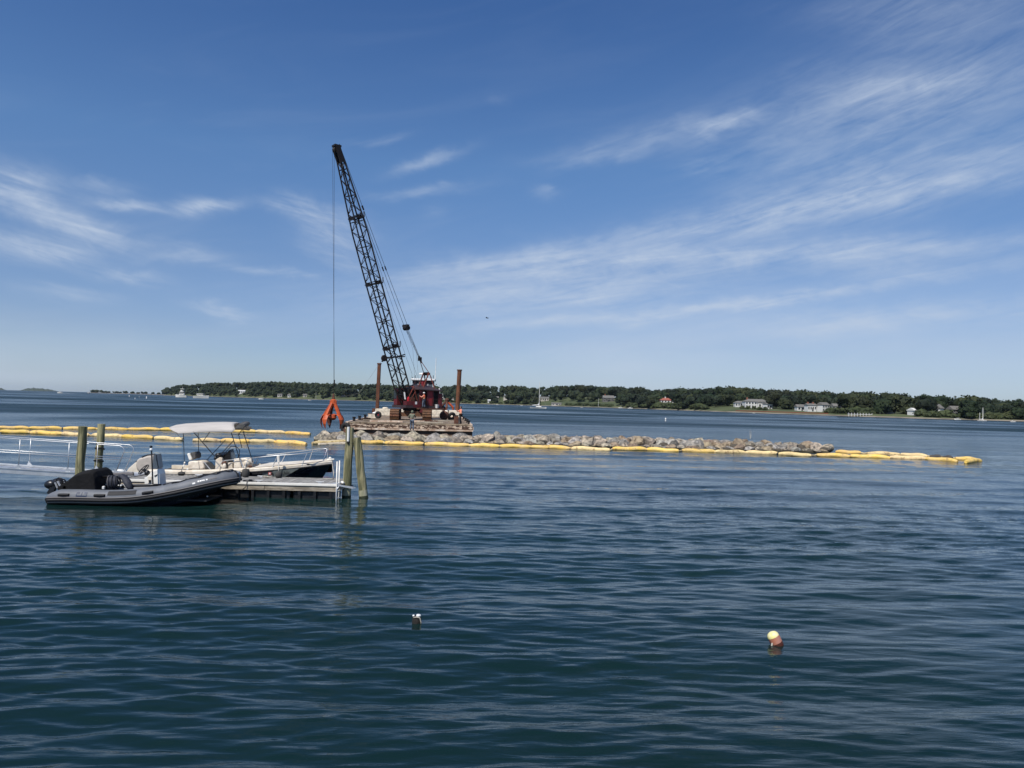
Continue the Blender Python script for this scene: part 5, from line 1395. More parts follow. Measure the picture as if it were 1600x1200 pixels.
# grey roller lying on the dock by the gangway foot
c = P(193, 741, 26.0)
t = thing('roll', 'rolled grey mat lying at the foot of the gangway', 'roll', (c.x, c.y, DKZ))
MB().tube([P(176, 742.5, 25.6), P(209, 741.5, 26.0)], .085, 14).build('mat', 'strake_grey', t, smooth=40)
MB().tube([P(206.5, 741.6, 25.95), P(208.0, 741.6, 25.97)], .092, 14).build('strap', 'grey_canvas', t)
tw = MB(); tw.ball(P(187, 736.5, 26.5), .15, 10, 6, (1.3, .8, .55)); o = tw.build('bundle', 'white_paint', smooth=True); solo(tag(o, 'crumpled white bundle at the foot of the gangway', 'bundle'), P(187, 739, 26.5))

# ------------------------------------------------------------------ gangway
gy0, gy1 = 25.75, 26.85       # near and far side
gw = thing('gangway', 'long white aluminium gangway with twin handrails coming down to the dock', 'gangway', P(205, 748, 26.3))
def gl(px, py, Y): return P(px, py, Y)
nearb = [gl(-420, 703, gy0), gl(200, 748, gy0)]; 
a, b = gl(-60, 731, gy0), gl(203, 748.5, gy0); dv = (b-a)
A = a - dv*1.6; Bp = b
gdir = (Bp-A).normalized()
off = Vector((0, gy1-gy0, 0))
for o_ in (Vector((0, 0, 0)), off):
    MB().bar(A+o_, Bp+o_, .06, .17).build('side_beam', 'alu', gw, bevel=.006)
    MB().bar(A+o_+Vector((0, -.035, .10)), Bp+o_+Vector((0, -.035, .10)), .05, .035).build('beam_lip', 'alu', gw)
ng = int((Bp-A).length/.5)
for i in range(ng):
    c = A + (Bp-A)*((i+.5)/ng) + off*.5 + Vector((0, 0, .03))
    MB().bar(c-gdir*.24, c+gdir*.24, gy1-gy0-.08, .03).build('deck_panel', 'alu', gw)
def rails(o_, sts, hook_px, top, mid):
    # top rail bends down into the end post
    R = .015
    pts = [A+o_+Vector((0, 0, 1.02))]
    e_t = gl(*top); e_b = gl(*hook_px)
    slope = (Bp-A).normalized()
    s0 = e_t - slope*.18
    pts = [s0 - slope*9.5, s0-slope*3, s0]
    for k in range(1, 6):
        a_ = k/5*math.pi/2*.85
        pts.append(s0 + slope*.2*math.sin(a_) + Vector((0, 0, -.2*(1-math.cos(a_)))))
    pts += [e_b]
    MB().tube(pts, R, 8).build('top_rail', 'alu', gw, smooth=True)
    m0 = gl(*mid); MB().tube([m0-slope*9.6, m0], R*.85, 8).build('mid_rail', 'alu', gw, smooth=True)
    for px in sts:
        # on the beam line at this column
        base = None
        for k in range(400):
            c = A+o_+(Bp-A)*(k/400)
            v = c-cam_pos; xx = 800+FPX*v.dot(r_)/v.dot(f_)
            if xx >= px: base = c; break
        if base is None: continue
        tz = (s0 + slope*((base.x-s0.x)/slope.x)).z
        MB().tube([base+Vector((0, 0, .05)), Vector((base.x+.02, base.y, tz))], R*.85, 8).build('stanchion', 'alu', gw, smooth=True)
        MB().prism([base+Vector((-.07, -.04, .10)), base+Vector((.14, -.04, .10)), base+Vector((.0, -.04, .27))], (0, .012, 0)).build('gusset', 'alu', gw)
rails(Vector((0, 0, 0)), [-120, 27, 104], (181, 738, gy0), (194, 697, gy0), (187.5, 718.5, gy0))
rails(off, [-60, 45, 150], (194, 738.5, gy1), (208.5, 695.5, gy1), (201.5, 716, gy1))
for Y, px in ((gy0, 180), (gy1, 195)):
    c = P(px, 739, Y); MB().prism([c+Vector((-.06, -.03, -.03)), c+Vector((.14, -.03, -.03)), c+Vector((0, -.03, .16))], (0, .02, 0)).build('gusset', 'alu', gw)
# landing plate
c = P(200, 748, 26.3); MB().box((c.x+.15, 26.3, DKZ+.03), (.6, 1.0, .02)).build('landing_plate', 'alu', gw)

# ------------------------------------------------------------------ grey inflatable
RY = 23.85; XS = P(75, 760, RY-.78).x; 
rib = thing('inflatable_boat', 'grey rigid inflatable boat with black engine cover moored at the dock front', 'boat', (XS+3, RY, 0))
LR = 6.05
# near centre line of the tube: (s, lateral, z)
TP = [(0, .78, .17), (.35, .79, .195), (1.0, .79, .21), (2.0, .79, .215), (2.8, .80, .26), (3.5, .79, .36), (4.1, .76, .48), (4.6, .68, .60), (5.05, .54, .71), (5.4, .36, .79), (5.62, .17, .83), (5.70, 0, .845)]
def cr(P_, t):
    """Catmull-Rom"""
    n = len(P_)-1; x = min(max(t, 0), .99999)*n; i = int(x); u = x-i
    p0, p1, p2, p3 = P_[max(i-1, 0)], P_[i], P_[i+1], P_[min(i+2, n)]
    return tuple(.5*((2*b)+(c-a)*u+(2*a-5*b+4*c-d)*u*u+(3*b-a-3*c+d)*u**3) for a, b, c, d in zip(p0, p1, p2, p3))
TR = .235
def rp(s_, y, z): return Vector((XS+s_*.962, RY-y, z))     # y > 0 : towards the camera
side = []
N = 56
path = [cr(TP, i/N) for i in range(N+1)]
full = [rp(*p) for p in path] + [rp(p[0], -p[1], p[2]) for p in path[-2::-1]]
def trad(i):
    n = len(full)-1; j = min(i, n-i); x = path[j][0]
    return TR*(.25+.75*min(1, x/.45)**.7)
MB().tube(full, [trad(i) for i in range(len(full))], 20).build('tube', 'hypalon', rib, smooth=True)
def on_tube(t, ang, r=TR, sgn=1):
    """point on the tube: t along the near side 0..1, ang 0 = outward, +90 = up"""
    a = cr(TP, t); b = cr(TP, min(t+.004, 1)); a0 = cr(TP, max(t-.004, 0))
    d = rp(b[0], b[1]*sgn, b[2])-rp(a0[0], a0[1]*sgn, a0[2]); d.normalize()
    out = d.cross(Vector((0, 0, 1))).normalized()*sgn; up = out.cross(d).normalized()*sgn
    if up.z < 0: up = -up
    return rp(a[0], a[1]*sgn, a[2]) + out*math.cos(ang)*r + up*math.sin(ang)*r
def t_at(px):
    lo, hi = 0.0, 1.0
    for _ in range(40):
        m_ = (lo+hi)/2; c = on_tube(m_, 0)
        v = c-cam_pos; xx = 800+FPX*v.dot(r_)/v.dot(f_)
        if xx < px: lo = m_
        else: hi = m_
    return lo
for sg in (1, -1):
    wr = MB(); wr.loft([[on_tube(.03+.965*i/60, rad(a_), TR+.006, sg) for a_ in range(-100, 1, 10)] for i in range(61)], closed=False, cap=False)
    wr.build('lower_wrap', 'hypalon_dark', rib, smooth=True)
    for ang, r_s, mt in ((rad(2), .022, 'strake_grey'), (rad(-16), .045, 'hypalon_dark'), (rad(-36), .028, 'strake_grey')):
        MB().tube([on_tube(.045+.95*i/60, ang, TR+.005, sg) for i in range(61)], r_s, 8).build('rubbing_strake', mt, rib, smooth=True)
def tube_patch(name, px0, px1, a0, a1, mt, lift=.006, par=None, nx=8, na=6, sgn=1):
    t0, t1_ = t_at(px0), t_at(px1); vs_ = []
    for k in (TR+lift, TR-.02):
        for i in range(nx+1):
            for j in range(na+1): vs_.append(on_tube(t0+(t1_-t0)*i/nx, a0+(a1-a0)*j/na, k, sgn))
    m_ = na+1; fs = []
    for base in (0,):
        fs += [(i*m_+j, (i+1)*m_+j, (i+1)*m_+j+1, i*m_+j+1) for i in range(nx) for j in range(na)]
    return MB().add(vs_[:(nx+1)*m_], fs).build(name, mt, par or rib, smooth=True)
# handles
for c in (99, 155, 231):
    t_ = t_at(c); h = MB()
    a, b = t_at(c-8), t_at(c+8)
    h.tube([on_tube(a+(b-a)*i/10, rad(21), TR+.04*math.sin(math.pi*i/10)) for i in range(11)], .042, 8)
    h.build('handle', 'hypalon_dark', rib, smooth=True)
    tube_patch('handle_base', c-9, c+9, rad(10), rad(34), 'black_plastic', .004)
tube_patch('step_pad', 167, 212, rad(22), rad(58), 'hypalon_dark', .008)
# stern quarter cap darker bit, square emblem, lettering marks and sticker on the bow
em = tube_patch('emblem', 118, 135, rad(9), rad(13), 'decal_navy', .005)
for a_, b_, c_, d_ in ((118, 119.2, 9, 46), (133.8, 135, 9, 46), (119.5, 123, 30, 46), (130, 133.5, 30, 46), (125.8, 127, 16, 46), (119, 134, 15, 18)):
    tube_patch('emblem_mark', a_, b_, rad(c_), rad(d_), 'decal_navy', .006, em, 2, 3)
tube_patch('sticker', 301.5, 306, rad(18), rad(30), 'hat_white', .006, None, 2, 3)
for k, c in enumerate((310, 313.5, 316, 319, 323, 326, 330, 334, 337)):
    tube_patch('registration_mark', c, c+(2.0 if k % 2 else 2.6), rad(26+(k % 3)), rad(38), 'strake_grey' if k > 4 else 'hat_white', .005, None, 2, 3)
# lifeline patches on top of the bow tubes and the lifeline itself
MB().tube([on_tube(.50+.47*i/30, rad(75+8*math.sin(i*.9)), TR+.02+.01*abs(math.sin(i*.5))) for i in range(31)], .016, 6).build('lifeline', 'black_plastic', rib, smooth=True)
MB().tube([on_tube(.50+.47*i/30, rad(100+5*math.sin(i*.9)), TR+.02, -1) for i in range(31)], .016, 6).build('lifeline', 'black_plastic', rib, smooth=True)
for c in (271, 277): tube_patch('tube_patch', c-4, c+4, rad(70), rad(95), 'hypalon_dark', .01)
m_ = MB(); m_.loft([[on_tube(.955+.045*i/4, rad(a_), TR+.012) for a_ in range(-70, 111, 20)] for i in range(5)], closed=False, cap=False)
m_.build('bow_cap', 'hypalon_dark', rib, smooth=True)
m_ = MB(); m_.loft([[on_tube(.955+.044*i/4, rad(a_), TR+.012, -1) for a_ in range(-70, 111, 20)] for i in range(5)], closed=False, cap=False)
m_.build('bow_cap', 'hypalon_dark', rib, smooth=True)
q = rp(5.72, 0, 1.02); MB().box(q, (.36, .16, .04)).tube([q+Vector((.12, 0, 0)), q+Vector((.20, 0, -.07))], .03, 6).build('bow_roller', 'alu', rib)
# hard hull
rings = []
for i in range(15):
    t_ = i/14; s_ = .25+t_*5.2
    p_ = None
    lo = 0
    for pth in path:
        if pth[0] <= s_: p_ = pth
    y = p_[1]*.95; zt = p_[2]-.06
    kz = -.45 if t_ < .55 else -.45 + (t_-.55)**2*5.6
    kz = min(kz, zt-.05)
    cz = kz + (zt-kz)*.55
    rings.append([rp(s_, y, zt), rp(s_, y*.82, cz-.08), rp(s_, 0, kz), rp(s_, -y*.82, cz-.08), rp(s_, -y, zt)])
m_ = MB(); m_.loft(rings, closed=True); m_.build('hull', 'rib_hull', rib, smooth=35)
MB().box(rp(2.7, 0, .16), (4.6, 1.25, .05)).build('floor', 'hypalon_dark', rib)
MB().box(rp(.42, 0, .26), (.08, 1.2, .5)).build('transom', 'black_plastic', rib)
MB().ball(P(324, 775.4, 23.4), .03, 6, 5).build('bow_eye', 'alu', rib)
# console with screen
def pl(px, py, Y): return P(px, py, Y)
def extr(poly, Y0, Y1, name, mt, par, bevel=.0, ease=1.0):
    a = [pl(x, y, Y0) for x, y in poly]; b = [Vector((v.x, Y1, v.z)) for v in a]
    return MB().loft([a, b]).build(name, mt, par, bevel=bevel)
Yc0, Yc1 = 23.55, 23.98
con = extr([(226, 759), (225, 748), (229, 745), (236, 738), (242, 735), (247, 733), (249, 741), (250, 759)], Yc0, Yc1, 'console', 'white_gel', rib, bevel=.02)
extr([(230.5, 744.5), (236.5, 744.2), (236.5, 754), (231, 755)], Yc0-.015, Yc0+.01, 'locker_door', 'cream', con, bevel=.004)
extr([(232, 750), (236, 750), (236, 754), (232.5, 754.5)], Yc0-.022, Yc0-.01, 'locker_vent', 'decal_black', con)
for a_, b_, c_ in ((241, 246.5, 742.5), (241.5, 245, 744)):
    MB().tube([pl(a_, c_+1, Yc0-.008), pl(b_, c_-1.3, Yc0-.008)], .009, 5).build('lettering_mark', 'decal_black', con)
scr = MB(); s0 = [pl(x, y, Yc0+.02) for x, y in ((238.5, 733), (239.5, 711.5), (243, 709.5), (246.5, 731.5))]
scr.loft([s0, [v+Vector((0, .02, 0)) for v in s0]]); scr.build('windscreen_side', 'glass_tint', con)
fr_ = MB(); fr_.tube([pl(221.5, 714.5, Yc0+.05), pl(230, 711.2, Yc0+.05), pl(241, 709.4, Yc0+.05), pl(243.7, 710.5, Yc0+.05), pl(247, 731, Yc0+.05)], .022, 6)
fr_.build('windscreen_frame', 'black_plastic', con, smooth=True)
s1 = [pl(243.5, 710, Yc0+.03), pl(247, 731.5, Yc0+.03)]; 
MB().add([s1[0], s1[1], s1[1]+Vector((0, .36, 0)), s1[0]+Vector((0, .36, 0))], [(0, 1, 2, 3)]).build('windscreen', 'glass_tint', con).modifiers.new('s', 'SOLIDIFY').thickness = .015
wc = pl(224.5, 733.5, Yc0+.18)
MB().torus(wc, .19, .016, (-.75, 0, .62), 24, 6).build('steering_wheel', 'black_plastic', rib, smooth=True)
MB().bar(wc+Vector((-.11, 0, -.13)), wc+Vector((.11, 0, .13)), .025).bar(wc+Vector((0, -.16, 0)), wc+Vector((0, .16, 0)), .025).tube([wc, pl(233, 742, Yc0+.18)], .04, 8).build('steering_column', 'black_plastic', rib)
MB().ball(pl(230, 739, Yc0+.1), .09, 8, 6).build('throttle', 'black_plastic', con, smooth=True)
MB().tube([pl(239, 758, 23.35), pl(236.8, 703.5, 23.35)], .022, 8).build('light_pole', 'black_plastic', rib)
MB().ball(pl(236.1, 702.6, 23.35), .052, 12, 8).build('stern_light', 'hat_white', rib, smooth=True)
MB().lathe([(.03, 0), (.045, .04), (.035, .07)], pl(236, 699.8, 23.35), 10).build('light_cap', 'black_plastic', rib)
# engine cover, seats, bags
cov = []
for Yk, sc in ((23.25, .86), (23.42, 1.0), (24.2, 1.0), (24.4, .86)):
    base = [(100, 766), (98, 760), (106, 753.5), (114, 748), (122, 741.5), (127, 738.5), (139, 734.2), (150, 732.2), (155, 735), (158, 743), (159, 764)]
    cx_, cy_ = 130, 764
    cov.append([Vector((v.x, Yk, v.z)) for v in [P(cx_+(x-cx_)*(.97 if sc < 1 else 1), cy_+(y-cy_)*sc, 23.6) for x, y in base]])
MB().loft(cov).build('seat_cover', 'black_canvas', rib, bevel=.03)
MB().tube([pl(127, 739, 23.43), pl(128.5, 752, 23.41), pl(130, 765, 23.4)], .008, 5).build('cover_seam', 'black_plastic', rib)
for px, py in ((131, 757.5), (131.5, 761), (147.5, 746.5), (148.5, 744)):
    MB().ball(pl(px, py, 23.4), .014, 6, 4).build('cover_snap', 'alu', rib)
eng = MB(); eng.ball(pl(80, 757, 23.85), .17, 12, 8, (1.25, .9, .9)); eng.ball(pl(92, 754, 23.85), .19, 12, 8, (1.3, .9, .8))
e_ = eng.build('outboard_engine', 'black_plastic', rib, smooth=True)
MB().bar(pl(88, 755, 23.8), pl(78, 772, 23.8), .13, .16).build('engine_leg', 'black_plastic', e_)
MB().bar(pl(90, 752, 23.66), pl(95.5, 762, 23.6), .05, .03).bar(pl(86, 754, 23.66), pl(90, 763, 23.6), .04, .03).build('steering_link', 'alu', e_)
MB().torus(pl(93, 752, 23.7), .11, .02, (0, 1, .1), 16, 6).build('engine_bracket', 'black_plastic', e_, smooth=True)
for px, py in ((99.5, 751), (100.5, 753.6), (101, 764), (106, 762.5)): MB().ball(pl(px, py, 23.5), .016, 6, 4).build('bolt', 'alu', e_)
MB().box(pl(158, 755, 24.1)+Vector((.25, 0, 0)), (.5, .5, .06)).build('seat', 'white_gel', rib)
MB().box(pl(162, 762, 23.35), (.08, .08, .10)).build('fuel_filter', 'hat_white', rib, bevel=.02)
# gear bag and life jackets (lie in the boat)
c = pl(177, 753.5, 23.45)
t = thing('duffel_bag', 'round dark blue bag lying in the inflatable behind the engine cover', 'bag', c-Vector((0, 0, .22)))
o = MB().ball(c, .23, 16, 12, (1.0, .8, .93)).build('bag', 'navy_bag', t, smooth=True)
dm = o.modifiers.new('d', 'DISPLACE'); dm.texture = tx; dm.strength = .08
for k in (-.12, .02, .14): MB().torus(c+Vector((k, 0, 0)), .225*math.cos(k*3), .012, (1, .2, .1), 20, 5).build('strap', 'strake_grey' if k < 0 else 'black_canvas', t, smooth=True)
c2 = pl(194, 750.5, 23.45)
t = thing('life_jacket', 'dark life jacket heaped between the blue bag and the white console', 'life jacket', c2-Vector((0, 0, .25)))
MB().tube([pl(183, 745.5, 23.5), pl(191, 744, 23.5), pl(197, 750, 23.4), pl(201, 758, 23.3), pl(205, 765, 23.25)], [.06, .10, .12, .12, .08], 10, squash=.8).build('panel', 'navy_bag', t, smooth=True)
MB().tube([pl(181, 746, 23.8), pl(192, 745, 23.8), pl(200, 752, 23.7), pl(206, 762, 23.6)], [.05, .09, .10, .07], 10, squash=.8).build('panel', 'black_canvas', t, smooth=True)
MB().tube([pl(184, 747, 23.35), pl(188, 754, 23.32), pl(186, 762, 23.3)], .025, 6).build('strap', 'black_plastic', t, smooth=True)
MB().ball(pl(187.5, 758.5, 23.32), .05, 8, 6, (1.5, .6, .6)).build('buckle', 'hat_white', t, smooth=True)
MB().bar(pl(194, 756.5, 23.3), pl(197, 761, 23.3), .05, .03).build('label_patch', 'hat_white', t)
MB().tube([pl(158, 745, 23.7), pl(172, 745, 23.7), pl(186, 743.5, 23.7), pl(199, 744.5, 23.7)], [.03, .05, .05, .03], 8).build('grab_bar', 'black_plastic', rib, smooth=True)
MB().tube([pl(190, 760.5, 23.4), pl(214, 759, 23.4), pl(236, 758, 23.35), pl(252, 757.5, 23.4)], [.05, .04, .05, .03], 8).build('inner_lip', 'black_plastic', rib, smooth=True)

# ------------------------------------------------------------------ dark centre console boat
WYc = 28.05; WX0 = P(252, 735, WYc).x; WX1 = P(519.5, 722, WYc).x; WLn = WX1-WX0
wb = thing('motorboat', 'black-hulled centre console boat with cream deck and beige bimini behind the dock', 'boat', ((WX0+WX1)/2, WYc, 0))
def hb(u):            # half beam
    return 1.13*(.93+.07*min(1, u/.3)) if u < .5 else 1.13*max(0.0, 1-((u-.5)/.5)**2.6)
def sheer(u): return .60 + .03*u + .46*max(0, u-.2)**1.35*1.15
def wp(u, y, z): return Vector((WX0+u*WLn, WYc-y, z))
NU = 30; rings = []
for i in range(NU+1):
    u = i/NU; w_ = hb(u); zs = sheer(u)
    rk = .0
    def q_(y, z):
        # raked stem: lower points fall back
        back = max(0, (u-.72)/.28)**1.5*(zs-z)*.62
        p = wp(u, y, z); p.x -= back; return p
    kz = -.40 if u < .7 else -.40+.30*((u-.7)/.3)**2
    ch = .02+.22*max(0, u-.5)*2
    rings.append([q_(w_, zs), q_(w_*.985, zs*.55+ch*.45), q_(w_*(.90-.25*max(0, u-.5)), ch), q_(0, kz), q_(-w_*(.90-.25*max(0, u-.5)), ch), q_(-w_*.985, zs*.55+ch*.45), q_(-w_, zs)])
MB().loft(rings, closed=False).build('hull', 'navy_gel', wb, smooth=60)
r0_ = rings[0]; MB().add(r0_, [tuple(range(7))]).build('transom', 'navy_gel', wb)
# gunwale cap and foredeck
g = MB(); GU = []
for i in range(NU+1):
    u = i/NU; w_ = hb(u)+.035; zs = sheer(u); iw = max(0, w_-.24)
    GU.append([wp(u, w_, zs-.03), wp(u, w_, zs+.06), wp(u, w_-.05, zs+.10), wp(u, iw, zs+.105), wp(u, iw, zs-.35)])
g.loft(GU, closed=False, cap=False); g.build('gunwale', 'cream', wb, smooth=40)
g = MB(); g.loft([[wp(i/NU, -(hb(i/NU)+.035), sheer(i/NU)-.03), wp(i/NU, -(hb(i/NU)+.035), sheer(i/NU)+.06), wp(i/NU, -(hb(i/NU)-.015), sheer(i/NU)+.10), wp(i/NU, -max(0, hb(i/NU)-.205), sheer(i/NU)+.105), wp(i/NU, -max(0, hb(i/NU)-.205), sheer(i/NU)-.35)] for i in range(NU+1)], closed=False, cap=False); g.build('gunwale', 'cream', wb, smooth=40)
g = MB(); g.loft([[wp(u, hb(u), sheer(u)+.112), wp(u, hb(u)*.5, sheer(u)+.15), wp(u, -hb(u)*.5, sheer(u)+.15), wp(u, -hb(u), sheer(u)+.112)] for u in [.60+.4*i/14 for i in range(15)]], closed=False, cap=False); g.build('foredeck', 'cream', wb, smooth=True)
MB().tube([wp(i/NU, hb(i/NU)+.045, sheer(i/NU)-.05) for i in range(NU+1)], .028, 6).build('rub_strake', 'black_plastic', wb)
MB().tube([wp(i/NU, -hb(i/NU)-.045, sheer(i/NU)-.05) for i in range(NU+1)], .028, 6).build('rub_strake', 'black_plastic', wb)
MB().box(wp(.3, 0, .25), (WLn*.55, 1.7, .06)).build('cockpit_floor', 'cream', wb)
MB().box(wp(.60, 0, .55), (.05, 1.7, .7)).build('bulkhead', 'cream', wb)
MB().ball(wp(.985, 0, sheer(.98)+.18), .06, 8, 6).bar(wp(.96, .0, sheer(.96)+.16), wp(1.01, 0, sheer(1)+.14), .10, .05).build('bow_roller', 'white_gel', wb)
MB().ball(P(481.5, 725.6, 27.15), .045, 8, 5, (1.4, .6, .8)).build('bow_cleat', 'black_plastic', wb)
for px, py, w2 in ((383, 731.5, .12),):
    MB().ball(P(391, 729, 27.0), .06, 8, 5, (1.4, .7, .8)).build('fender_cleat', 'rust', wb)
# hull number: last visible marks
me = text_mesh('1 NK', .17, .003); me.materials.append(MT['decal_black'])
yn = WYc-hb(.67)
c = P(443, 739.2, yn-.06)
panel = MB().add([P(x, y, yn-.012+dy) for dy in (0, .01) for x, y in ((388, 739.5), (468, 731.8), (443, 746.5), (388, 746.5))], [(0, 1, 2, 3), (4, 5, 6, 7), (0, 1, 5, 4), (1, 2, 6, 5), (2, 3, 7, 6), (3, 0, 4, 7)])  # thin grey sheet: the dock's reflection in the hull, put into colour
o = panel.build('painted_reflection', 'reflection_grey', wb)
lo_ = link('lettering', me, None, wb, WM[wb.name].inverted() @ Matrix.Translation(P(445.5, 739.3, yn-.05)) @ Matrix.Rotation(rad(90), 4, 'X'))
MB().box(P(421.5, 740, yn-.04), (.10, .01, .10)).build('sticker', 'decal_red', wb)
MB().box(P(421.5, 740, yn-.048), (.05, .01, .05)).build('sticker_centre', 'hat_white', wb)
MB().box(P(425.5, 740, yn-.04), (.05, .01, .08)).build('number_mark', 'decal_black', wb)
# fenders
def fender(px, py, wpx, hpx, Y, lb):
    c = P(px, py, Y); k = Y/FPX
    t = thing('fender', lb, 'fender', c, group='dark cloth-covered fenders of the black-hulled boat')
    MB().lathe([(.02, -hpx*k/2), (wpx*k*.42, -hpx*k/2+.03), (wpx*k/2, -hpx*k/2+.09), (wpx*k/2, hpx*k/2-.09), (wpx*k*.42, hpx*k/2-.03), (.02, hpx*k/2)], c, 14).build('cover', 'fender_cloth', t, smooth=True)
    MB().tube([c+Vector((0, 0, hpx*k/2)), c+Vector((0, .08, hpx*k/2+.16))], .012, 5).build('lanyard', 'black_plastic', t)
fender(283.5, 740, 11, 7, 26.75, 'leftmost dark fender near the stern of the black-hulled boat')
fender(384, 739, 11.5, 14, 26.75, 'large dark fender at the bow tip of the inflatable')
fender(435.3, 742, 10, 10, 26.72, 'rightmost dark fender under the white post of the black-hulled boat')
fender(343, 741, 9, 7, 26.75, 'dark fender showing just above the inflatable tube')
MB().tube([P(435, 711.5, 26.82), P(435.5, 722, 26.82)], .05, 8).tube([P(435.5, 722, 26.82), P(435.5, 738, 26.82)], .015, 6).build('white_post', 'white_gel', wb)
# bow rail
def rail_pt(u, y, h_): return wp(u, y, sheer(u)+.1+h_)
railn = [P(392, 716, 27.05), P(410, 713.8, 27.0), P(433, 711.6, 27.0), P(457, 710.2, 27.1), P(480, 707.8, 27.25), P(498, 704.3, 27.6), P(509, 701.6, 27.95), P(512, 701.4, 28.1)]
railf = [P(396, 713.5, 29.0), P(420, 710.8, 29.0), P(445, 708, 29.0), P(466, 705.5, 28.8), P(487, 702.8, 28.5), P(503, 700.8, 28.3), P(512, 701.2, 28.15)]
MB().tube(railn, .016, 6).build('bow_rail', 'alu', wb, smooth=True); MB().tube(railf, .016, 6).build('bow_rail', 'alu', wb, smooth=True)
for a, b in (((426, 729.5, 27.02), (433.5, 712, 27.0)), ((472, 726.5, 27.2), (480, 708, 27.25)), ((504, 723, 27.8), (511, 702, 28.0)), ((440, 722, 29.0), (447, 708.3, 29.0)), ((482.5, 720.5, 28.6), (489, 703, 28.5)), ((400, 724, 29.0), (404.5, 713.5, 29.0)), ((511, 718, 28.1), (513, 701.4, 28.1))):
    MB().tube([P(*a), P(*b)], .015, 6).build('rail_stanchion', 'alu', wb)
    MB().ball(P(*a), .03, 6, 4).build('rail_foot', 'alu', wb)
# seats
def cushion(poly, Y0, Y1, name, mt, par=None, bevel=.035): return extr(poly, Y0, Y1, name, mt, par or wb, bevel)
cushion([(294, 721.5), (300, 720.5), (314, 720.5), (317, 723), (320, 731.5), (316, 733.5), (296, 733.8), (293, 729)], 27.35, 28.0, 'helm_bench', 'cream_vinyl')
MB().tube([pl(310, 721, 27.34), pl(311.5, 733, 27.34)], .012, 5).build('piping', 'canvas_beige', wb)
cushion([(317, 723), (320, 723.5), (330, 734), (320, 734)], 27.4, 28.0, 'bench_side', 'grey_canvas')
cushion([(291.5, 708.8), (296, 707.8), (300, 716.5), (298, 719), (295, 719.5)], 27.5, 28.0, 'seat_back', 'white_gel')
cushion([(296.3, 707.7), (302, 706), (305, 709), (305.6, 715), (303.5, 717.5), (300.3, 716.4)], 27.48, 28.02, 'seat_back_cover', 'grey_canvas')
MB().bar(pl(300, 718, 27.9), pl(302, 722, 27.9), .06).build('seat_hinge', 'alu', wb)
# console
cushion([(336, 735), (336.5, 718.5), (343, 714.5), (347, 716), (348.5, 735)], 27.5, 28.1, 'console', 'cream_vinyl', bevel=.02)
cushion([(357, 735), (356, 723), (362, 722.5), (364, 735)], 27.5, 28.1, 'console_front', 'cream_vinyl', bevel=.02)
cushion([(348, 719), (356, 718.5), (358, 735), (348, 735)], 27.55, 28.05, 'console_door', 'grey_canvas', bevel=.01)
cushion([(336, 713), (341, 708), (343, 707), (347, 714), (343, 717), (337, 717)], 27.7, 28.4, 'dash', 'black_plastic', bevel=.02)
MB().loft([[pl(x, y, Y) for x, y in ((346, 716), (358.5, 703), (361.5, 718), (349, 719))] for Y in (27.62, 28.1)]).build('screen_cover', 'black_canvas', wb)
MB().loft([[pl(x, y, Y) for x, y in ((358.3, 703), (364.5, 701), (369.5, 718), (362, 718.5))] for Y in (27.66, 28.1)]).build('windscreen', 'glass_tint', wb)
MB().tube([pl(347, 716, 27.6), pl(353, 706, 27.6), pl(361, 697.3, 27.6), pl(369, 697.5, 27.6), pl(374.5, 703, 27.6), pl(374, 712, 27.6), pl(371, 716, 27.6)], .014, 6).build('grab_rail', 'black_plastic', wb, smooth=True)
MB().ball(pl(350.5, 728.5, 27.42), .10, 10, 8, (.8, .6, 1.2)).build('cup', 'cream', wb, smooth=True)
MB().ball(pl(350, 723.5, 27.5), .09, 8, 6, (1.1, .6, .9)).build('bag', 'rust', wb, smooth=True)
MB().ball(pl(341, 711, 27.6), .10, 8, 6, (1.3, .8, .8)).ball(pl(337, 716, 27.55), .07, 8, 6).build('electronics', 'black_plastic', wb, smooth=True)
# bow lounger: two bolsters and a round end
cushion([(365, 732.5), (365.5, 718.2), (375, 717), (377, 732)], 27.3, 28.0, 'lounge_cushion', 'cream_vinyl')
cushion([(377, 732), (376.5, 717.2), (383, 716), (386.5, 731.5)], 27.3, 28.0, 'lounge_cushion', 'cream_vinyl')
MB().ball(pl(388, 722.8, 27.5), .19, 12, 9, (.9, 1.4, 1.0)).build('bolster', 'cream', wb, smooth=True)
MB().tube([pl(366, 718, 27.35), pl(376, 716.8, 27.35), pl(386, 716, 27.35), pl(391, 719, 27.35), pl(393.5, 725, 27.35)], .03, 8).build('bolster_edge', 'cream', wb, smooth=True)
MB().tube([pl(349, 722, 27.25), pl(351, 719.6, 27.25), pl(380, 717, 27.25), pl(390, 716.5, 27.2)], .013, 6).build('side_rail', 'alu', wb, smooth=True)
for a, b in (((388, 717, 27.1), (382, 732, 27.05)), ((375.5, 718, 27.1), (379.5, 730.5, 27.05)), ((338, 733, 27.2), (349, 719, 27.2)), ((319, 722, 27.2), (329, 734, 27.1))):
    MB().tube([P(*a), P(*b)], .014, 6).build('rail_stanchion', 'alu', wb)
# stern: rods, cleat, engine
MB().tube([pl(284.5, 736, 27.3), pl(287.3, 725.5, 27.3), pl(289.5, 722, 27.3)], .016, 6).build('davit', 'white_gel', wb)
MB().ball(pl(288.5, 723, 27.3), .035, 6, 5).ball(pl(287.3, 728.5, 27.3), .03, 6, 5).build('davit_fitting', 'white_gel', wb)
MB().box(pl(272, 737.5, 27.6), (.9, 1.0, .14)).build('stern_deck', 'grey_canvas', wb, bevel=.02)
MB().ball(pl(293, 733.3, 27.3), .035, 8, 6).build('stern_lamp', 'hat_white', wb)
